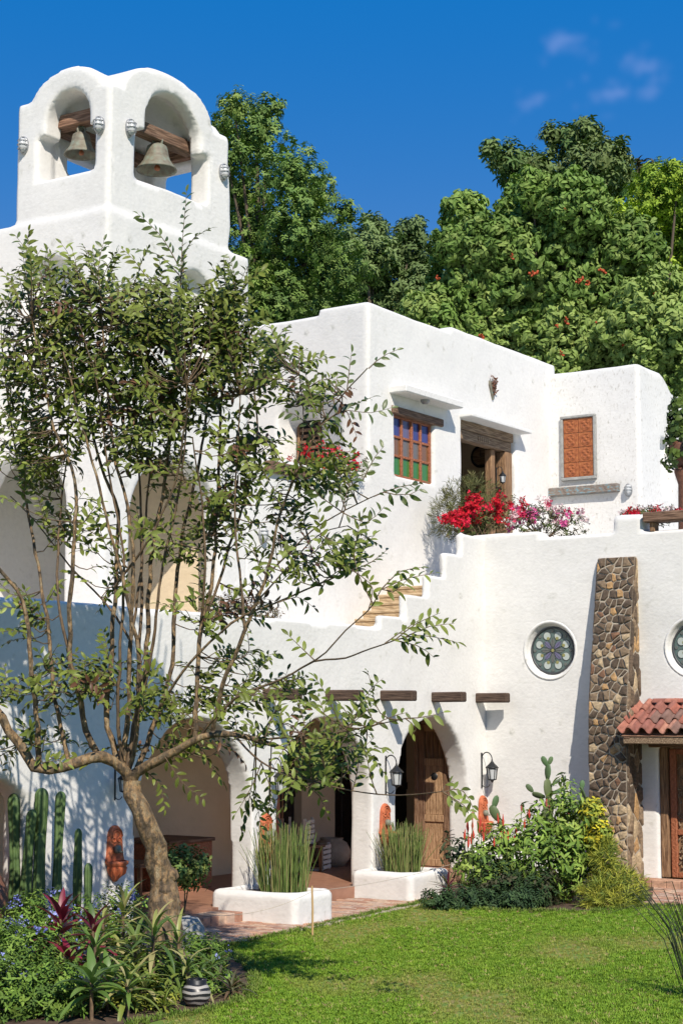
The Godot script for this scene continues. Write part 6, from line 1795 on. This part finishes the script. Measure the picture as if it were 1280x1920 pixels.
	lobes = [[Vector3(0, 0.6, 0), Vector3(0.35, 0.45, 0.3)], [Vector3(-0.3, 0.45, 0.2), Vector3(0.3, 0.3, 0.3)]]
	bush("leafy_shrub", "leafy shrub under the red flower spikes", Vector3(2.2, 0, -23.7), lobes, mid, 65.0, fresh, "shrub", "", 0.2, 24)
	spikes(Vector3(2.15, 0, -23.5), "upright red flower spikes left of the leafy shrub", 26, Vector2(0.45, 0.2), 0.75, 1.15, col(0.5, 0.05, 0.03))
	spikes(Vector3(2.75, 0, -23.8), "scattered pink flower spikes among the tall shrub", 10, Vector2(0.35, 0.2), 1.0, 1.3, col(0.45, 0.1, 0.1))
	lobes = [[Vector3(0, 1.2, 0), Vector3(0.13, 0.13, 0.11)], [Vector3(0.05, 0.9, 0.05), Vector3(0.14, 0.22, 0.13)]]
	bush("yellow_shrub", "bright yellow-leaved shrub before the stone buttress", Vector3(3.35, 0, -23.3), lobes, small, 420.0, [Color(0.5, 0.43, 0.03), Color(0.3, 0.32, 0.04), Color(0.18, 0.24, 0.04)], "shrub", "", 0.0, 8)
	lobes = [[Vector3(0, 0.22, 0), Vector3(0.36, 0.28, 0.26)], [Vector3(-0.12, 0.62, -0.1), Vector3(0.16, 0.26, 0.15)], [Vector3(-0.1, 0.12, 0.2), Vector3(0.42, 0.18, 0.22)]]
	bush("lime_bush", "fine-leaved lime-green bush at the foot of the buttress", Vector3(3.6, 0, -23.0), lobes, needle, 330.0, [Color(0.26, 0.29, 0.04), Color(0.36, 0.36, 0.05), Color(0.14, 0.19, 0.035)], "shrub", "", 0.0, 6)
	lobes = []
	for k in 6: lobes.append([Vector3(-0.6 + k * 0.24, 0.1, 0.1 * sin(k * 2.0)), Vector3(0.22, 0.16, 0.2)])
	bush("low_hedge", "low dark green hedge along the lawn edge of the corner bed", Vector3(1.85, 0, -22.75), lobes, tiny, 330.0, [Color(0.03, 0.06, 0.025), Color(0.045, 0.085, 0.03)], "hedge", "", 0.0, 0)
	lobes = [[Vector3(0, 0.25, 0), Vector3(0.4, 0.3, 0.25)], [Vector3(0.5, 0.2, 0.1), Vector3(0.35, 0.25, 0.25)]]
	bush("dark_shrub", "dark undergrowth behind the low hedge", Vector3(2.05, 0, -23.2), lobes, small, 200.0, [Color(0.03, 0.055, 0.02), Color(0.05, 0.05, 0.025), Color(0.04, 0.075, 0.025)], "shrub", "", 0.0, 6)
	rosette("bromeliad", "reddish spiky bromeliad left of the low hedge", Vector3(1.42, 0, -23.4), 22, 0.36, 0.035, brom + [red[1]], 0.25, 0.6, "plant")
	rosette("cordyline", "purple-leaved plant behind the low hedge", Vector3(1.75, 0, -23.5), 16, 0.26, 0.05, [leafmat2(0.06, 0.02, 0.03), leafmat2(0.1, 0.03, 0.04)], 0.3, 0.9, "plant")
	bush("young_shrub", "thin dark-leaved young shrub beside the corner planter", Vector3(1.62, 0, -24.1), [[Vector3(0, 0.55, 0), Vector3(0.2, 0.3, 0.15)]], mid, 38.0, [Color(0.035, 0.06, 0.03), Color(0.06, 0.08, 0.04)], "shrub", "", 0.2, 5)
	prickly_pear(Vector3(2.8, 0, -24.4), [[Vector3(0, 0.5, 0), Vector3(0.1, 1, 0), 0.5], [Vector3(0.04, 0.95, 0), Vector3(0.2, 1, 0), 0.42], [Vector3(0.1, 1.3, 0), Vector3(-0.1, 1, 0.1), 0.32], [Vector3(0.08, 1.58, 0), Vector3(0.05, 1, 0), 0.24], [Vector3(0.08, 1.78, 0), Vector3(-0.5, 1, 0), 0.16], [Vector3(0.1, 1.8, 0), Vector3(0.4, 1, 0), 0.13], [Vector3(0.1, 1.5, 0), Vector3(0.9, 0.6, 0.1), 0.2], [Vector3(0.1, 1.4, 0.05), Vector3(1, 0.3, 0), 0.24], [Vector3(0.05, 1.35, 0), Vector3(-1, 0.3, 0), 0.2], [Vector3(0.3, 1.5, 0), Vector3(0.2, 1, 0), 0.16], [Vector3(-0.12, 1.42, 0), Vector3(-0.6, 0.7, 0), 0.15]], "tall prickly pear rising above the leafy shrub")
	prickly_pear(Vector3(2.3, 0, -24.2), [[Vector3(0, 0.3, 0), Vector3(0, 1, 0), 0.45], [Vector3(0, 0.7, 0), Vector3(-0.35, 1, 0), 0.38], [Vector3(-0.12, 1.03, 0), Vector3(-0.5, 1, 0), 0.25], [Vector3(-0.2, 1.2, 0), Vector3(0.3, 1, 0), 0.2]], "small dry prickly pear above the red flower spikes")
	prickly_pear(Vector3(3.35, 0, -24.5), [[Vector3(0, 0.7, 0), Vector3(0, 1, 0), 0.4], [Vector3(0, 1.05, 0), Vector3(0.3, 1, 0), 0.3], [Vector3(0.08, 1.3, 0), Vector3(-0.4, 1, 0), 0.22], [Vector3(0.05, 1.2, 0), Vector3(1, 0.5, 0), 0.22], [Vector3(0.02, 1.45, 0), Vector3(0.1, 1, 0), 0.14]], "bluish prickly pear in the buttress shadow")
	column_cactus(Vector3(3.62, 0, -23.6), [[Vector3(0, 0.55, 0), 0.42, 0.04, 0.06]], "small leaning cactus before the buttress foot")
	grass_clump("tall_grass", "tuft of dark arching grass at the right picture edge", Vector3(3.15, 0, -15.6), 60, 1.25, col(0.03, 0.045, 0.02), 0.7, 0.008)
	terrace_plants(tiny, small, needle)
func leafmat2(r: float, g: float, b: float) -> StandardMaterial3D:
	var m := plain(col(r, g, b), 0.45)
	m.backlight_enabled = true
	m.backlight = col(r * 0.6, g * 0.7, b * 0.5)
	return m
func terrace_plants(tiny: ArrayMesh, small: ArrayMesh, needle: ArrayMesh) -> void:
	var crim := [Color(0.55, 0.012, 0.03), Color(0.62, 0.02, 0.06), Color(0.45, 0.01, 0.02)]
	var mixed := [Color(0.75, 0.68, 0.66), Color(0.7, 0.5, 0.52), Color(0.6, 0.1, 0.3), Color(0.78, 0.72, 0.7), Color(0.55, 0.03, 0.1)]
	var dull := [Color(0.07, 0.1, 0.03), Color(0.1, 0.12, 0.04), Color(0.12, 0.1, 0.045)]
	var lobes := [[Vector3(0, 0.45, 0), Vector3(0.5, 0.5, 0.35)], [Vector3(-0.35, 0.3, 0.1), Vector3(0.35, 0.4, 0.3)]]
	bush("rosemary", "feathery grey-green shrub before the terrace doorway", L(4.5, 5.45, -0.55), lobes, needle, 130.0, [Color(0.13, 0.14, 0.05), Color(0.18, 0.17, 0.07), Color(0.1, 0.11, 0.04)], "shrub", "", 0.0, 8)
	lobes = [[Vector3(0, 0.35, 0), Vector3(0.35, 0.35, 0.3)], [Vector3(0.45, 0.4, -0.1), Vector3(0.3, 0.35, 0.25)], [Vector3(-0.35, 0.2, 0.1), Vector3(0.3, 0.3, 0.25)]]
	var t := bush("bougainvillea", "crimson bougainvillea spilling over the terrace parapet", L(4.25, 5.3, -0.25), lobes, tiny, 75.0, dull, "shrub", "bougainvilleas", 0.0, 16)
	bracts(t, lobes, 60, 22, crim, 0.026, 0.08)
	lobes = [[Vector3(0, 0.32, 0), Vector3(0.35, 0.3, 0.3)], [Vector3(0.4, 0.22, 0.1), Vector3(0.3, 0.26, 0.25)], [Vector3(-0.3, 0.25, 0), Vector3(0.25, 0.25, 0.2)]]
	t = bush("bougainvillea", "white and pink bougainvillea on the terrace parapet below the clay panel", L(4.25, 5.25, 0.85), lobes, tiny, 90.0, dull, "shrub", "bougainvilleas", 0.0, 14)
	bracts(t, lobes, 50, 20, mixed, 0.024, 0.07)
	lobes = [[Vector3(0, 0.12, 0), Vector3(0.3, 0.12, 0.2)], [Vector3(0.35, 0.12, 0), Vector3(0.3, 0.12, 0.2)]]
	t = bush("bougainvillea", "low crimson bougainvillea behind the timber bench", L(4.35, 5.42, 2.5), lobes, tiny, 130.0, dull, "shrub", "bougainvilleas", 0.0, 6)
	bracts(t, lobes, 26, 18, crim + [Color(0.7, 0.6, 0.58)], 0.024, 0.06)
	lobes = [[Vector3(0, 0.2, 0), Vector3(0.4, 0.25, 0.2)], [Vector3(0.45, 0.1, 0.1), Vector3(0.35, 0.2, 0.2)]]
	t = bush("bougainvillea", "crimson bougainvillea on the balcony below the louvred window", L(1.75, 6.2, -1.75), lobes, tiny, 110.0, [Color(0.09, 0.12, 0.03), Color(0.16, 0.15, 0.05)], "shrub", "bougainvilleas", 0.0, 8)
	bracts(t, lobes, 22, 16, crim, 0.026, 0.07)
	lobes = [[Vector3(0, 0.3, 0), Vector3(0.4, 0.35, 0.25)], [Vector3(0.35, 0.25, 0), Vector3(0.35, 0.3, 0.25)]]
	bush("dry_shrub", "brownish dry shrub on the lower terrace behind the garden tree", L(-1.9, 3.5, -0.75), lobes, tiny, 150.0, [Color(0.13, 0.085, 0.05), Color(0.17, 0.12, 0.06), Color(0.1, 0.09, 0.04)], "shrub", "", 0.0, 10)
	# hanging pot with a trailing vine at the right edge
	t = thing("vine_pot", "brown clay pot with a trailing vine at the right picture edge", "pot", L(5.9, 4.9, 2.62), TURN)
	var g := G.new()
	g.lathe([Vector2(0.0, 1.55), Vector2(0.16, 1.55), Vector2(0.24, 1.75), Vector2(0.27, 1.95), Vector2(0.24, 2.0), Vector2(0.2, 1.9)], 18)
	g.lathe([Vector2(0.2, 0.0), Vector2(0.16, 0.3), Vector2(0.14, 1.3), Vector2(0.2, 1.5), Vector2(0.2, 1.55), Vector2(0, 1.55)], 14)
	part("pot", g.done(), M.pot_brown, t)
	var ts := []
	var cs := []
	var big := whorl(6, 0.17, 0.1, 0.9, -0.3, 0.1)
	for i in 130:
		var a := rf(0, TAU)
		var q := rng.randf()
		ts.append(Transform3D(basis_to(Vector3(cos(a), 0.2 - q * 0.5, sin(a)), rf(0, TAU)).scaled_local(Vector3.ONE * rf(0.7, 1.2)), Vector3(cos(a) * (0.15 + q * 0.2), 2.75 - q * 1.2 + rf(-0.1, 0.1), sin(a) * (0.15 + q * 0.2))))
		cs.append(pick([Color(0.06, 0.1, 0.025), Color(0.1, 0.15, 0.03)]))
	many("vine", big, M.leaf, t, ts, cs)

func build_rest() -> void:
	ground()
	buttress()
	awning()
	fittings()
	far_trees()
	garden_tree()
	beds()

func _ready() -> void:
	rng.seed = 7
	var t0 := Time.get_ticks_msec()
	var cam := Camera3D.new()
	cam.name = "camera"
	cam.fov = 33.105
	cam.far = 600.0
	cam.position = Vector3(0, 2.5, 0)
	cam.rotation_degrees.x = 6.71
	add_child(cam)
	cam.current = true
	var sun := DirectionalLight3D.new()
	sun.name = "sun"
	sun.light_energy = 1.32
	sun.light_color = Color(1.0, 0.96, 0.9)
	sun.light_angular_distance = 0.5
	sun.shadow_enabled = true
	add_child(sun)
	sun.look_at_from_position(Vector3.ZERO, Vector3(-0.183, -0.631, -0.688), Vector3.UP)
	var env := Environment.new()
	env.background_mode = Environment.BG_SKY
	var sm := ProceduralSkyMaterial.new()
	sm.sky_top_color = col(0.0, 0.13, 0.42)
	sm.sky_horizon_color = col(0.95, 1.05, 1.1)
	sm.sky_curve = 0.062
	sm.ground_bottom_color = col(0.1, 0.12, 0.06)
	sm.ground_horizon_color = col(0.2, 0.25, 0.2)
	sm.sun_angle_max = 5.0
	sm.sky_cover = clouds()
	sm.sky_cover_modulate = Color(1, 1, 1, 1)
	var sky := Sky.new()
	sky.sky_material = sm
	env.sky = sky
	env.tonemap_mode = Environment.TONE_MAPPER_LINEAR
	env.tonemap_exposure = 1.32
	env.sdfgi_enabled = true
	env.ssao_enabled = true
	env.ssil_enabled = true
	var we := WorldEnvironment.new()
	we.name = "environment"
	we.environment = env
	add_child(we)
	plaster.seed = 3
	plaster.frequency = 0.8
	plaster.fractal_octaves = 3
	materials()
	build_villa()
	print("villa ", Time.get_ticks_msec() - t0)
	build_tower()
	print("tower ", Time.get_ticks_msec() - t0)
	build_rest()
	print("done ", Time.get_ticks_msec() - t0)

func clouds() -> ImageTexture:   # thin fair-weather wisps all round the sky at middle height
	var n := FastNoiseLite.new()
	n.seed = 21
	n.frequency = 0.02
	n.fractal_octaves = 5
	n.domain_warp_enabled = true
	n.domain_warp_amplitude = 20.0
	var im := Image.create(2048, 1024, false, Image.FORMAT_RGBA8)
	im.fill(Color(0, 0, 0, 0))
	var spots := [Vector2(7.7, 21.9), Vector2(9.3, 21.6), Vector2(7.2, 20.3), Vector2(10.2, 20.8), Vector2(9.0, 20.4)]
	var r2 := RandomNumberGenerator.new()
	r2.seed = 4
	for k in 30: spots.append(Vector2(r2.randf_range(25, 345), r2.randf_range(14, 40)))
	for s in spots:
		for dy in range(-7, 8):
			for dx in range(-12, 13):
				var cx: float = s.x / 360.0 * 2048.0 + dx
				var cy: float = 512.0 - s.y / 180.0 * 1024.0 + dy
				var x := posmod(int(round(cx)), 2048)
				var y := int(round(cy))
				var e := 0.4 - Vector2(dx / 8.0, dy / 5.0).length()
				var v := clampf(e + n.get_noise_2d(x * 5.0 + y * 4.0, y * 9.0) * 1.7, 0.0, 1.0) * 0.085
				if v > im.get_pixel(x, y).a: im.set_pixel(x, y, Color(1, 0.92, 0.98, v))
	return ImageTexture.create_from_image(im)
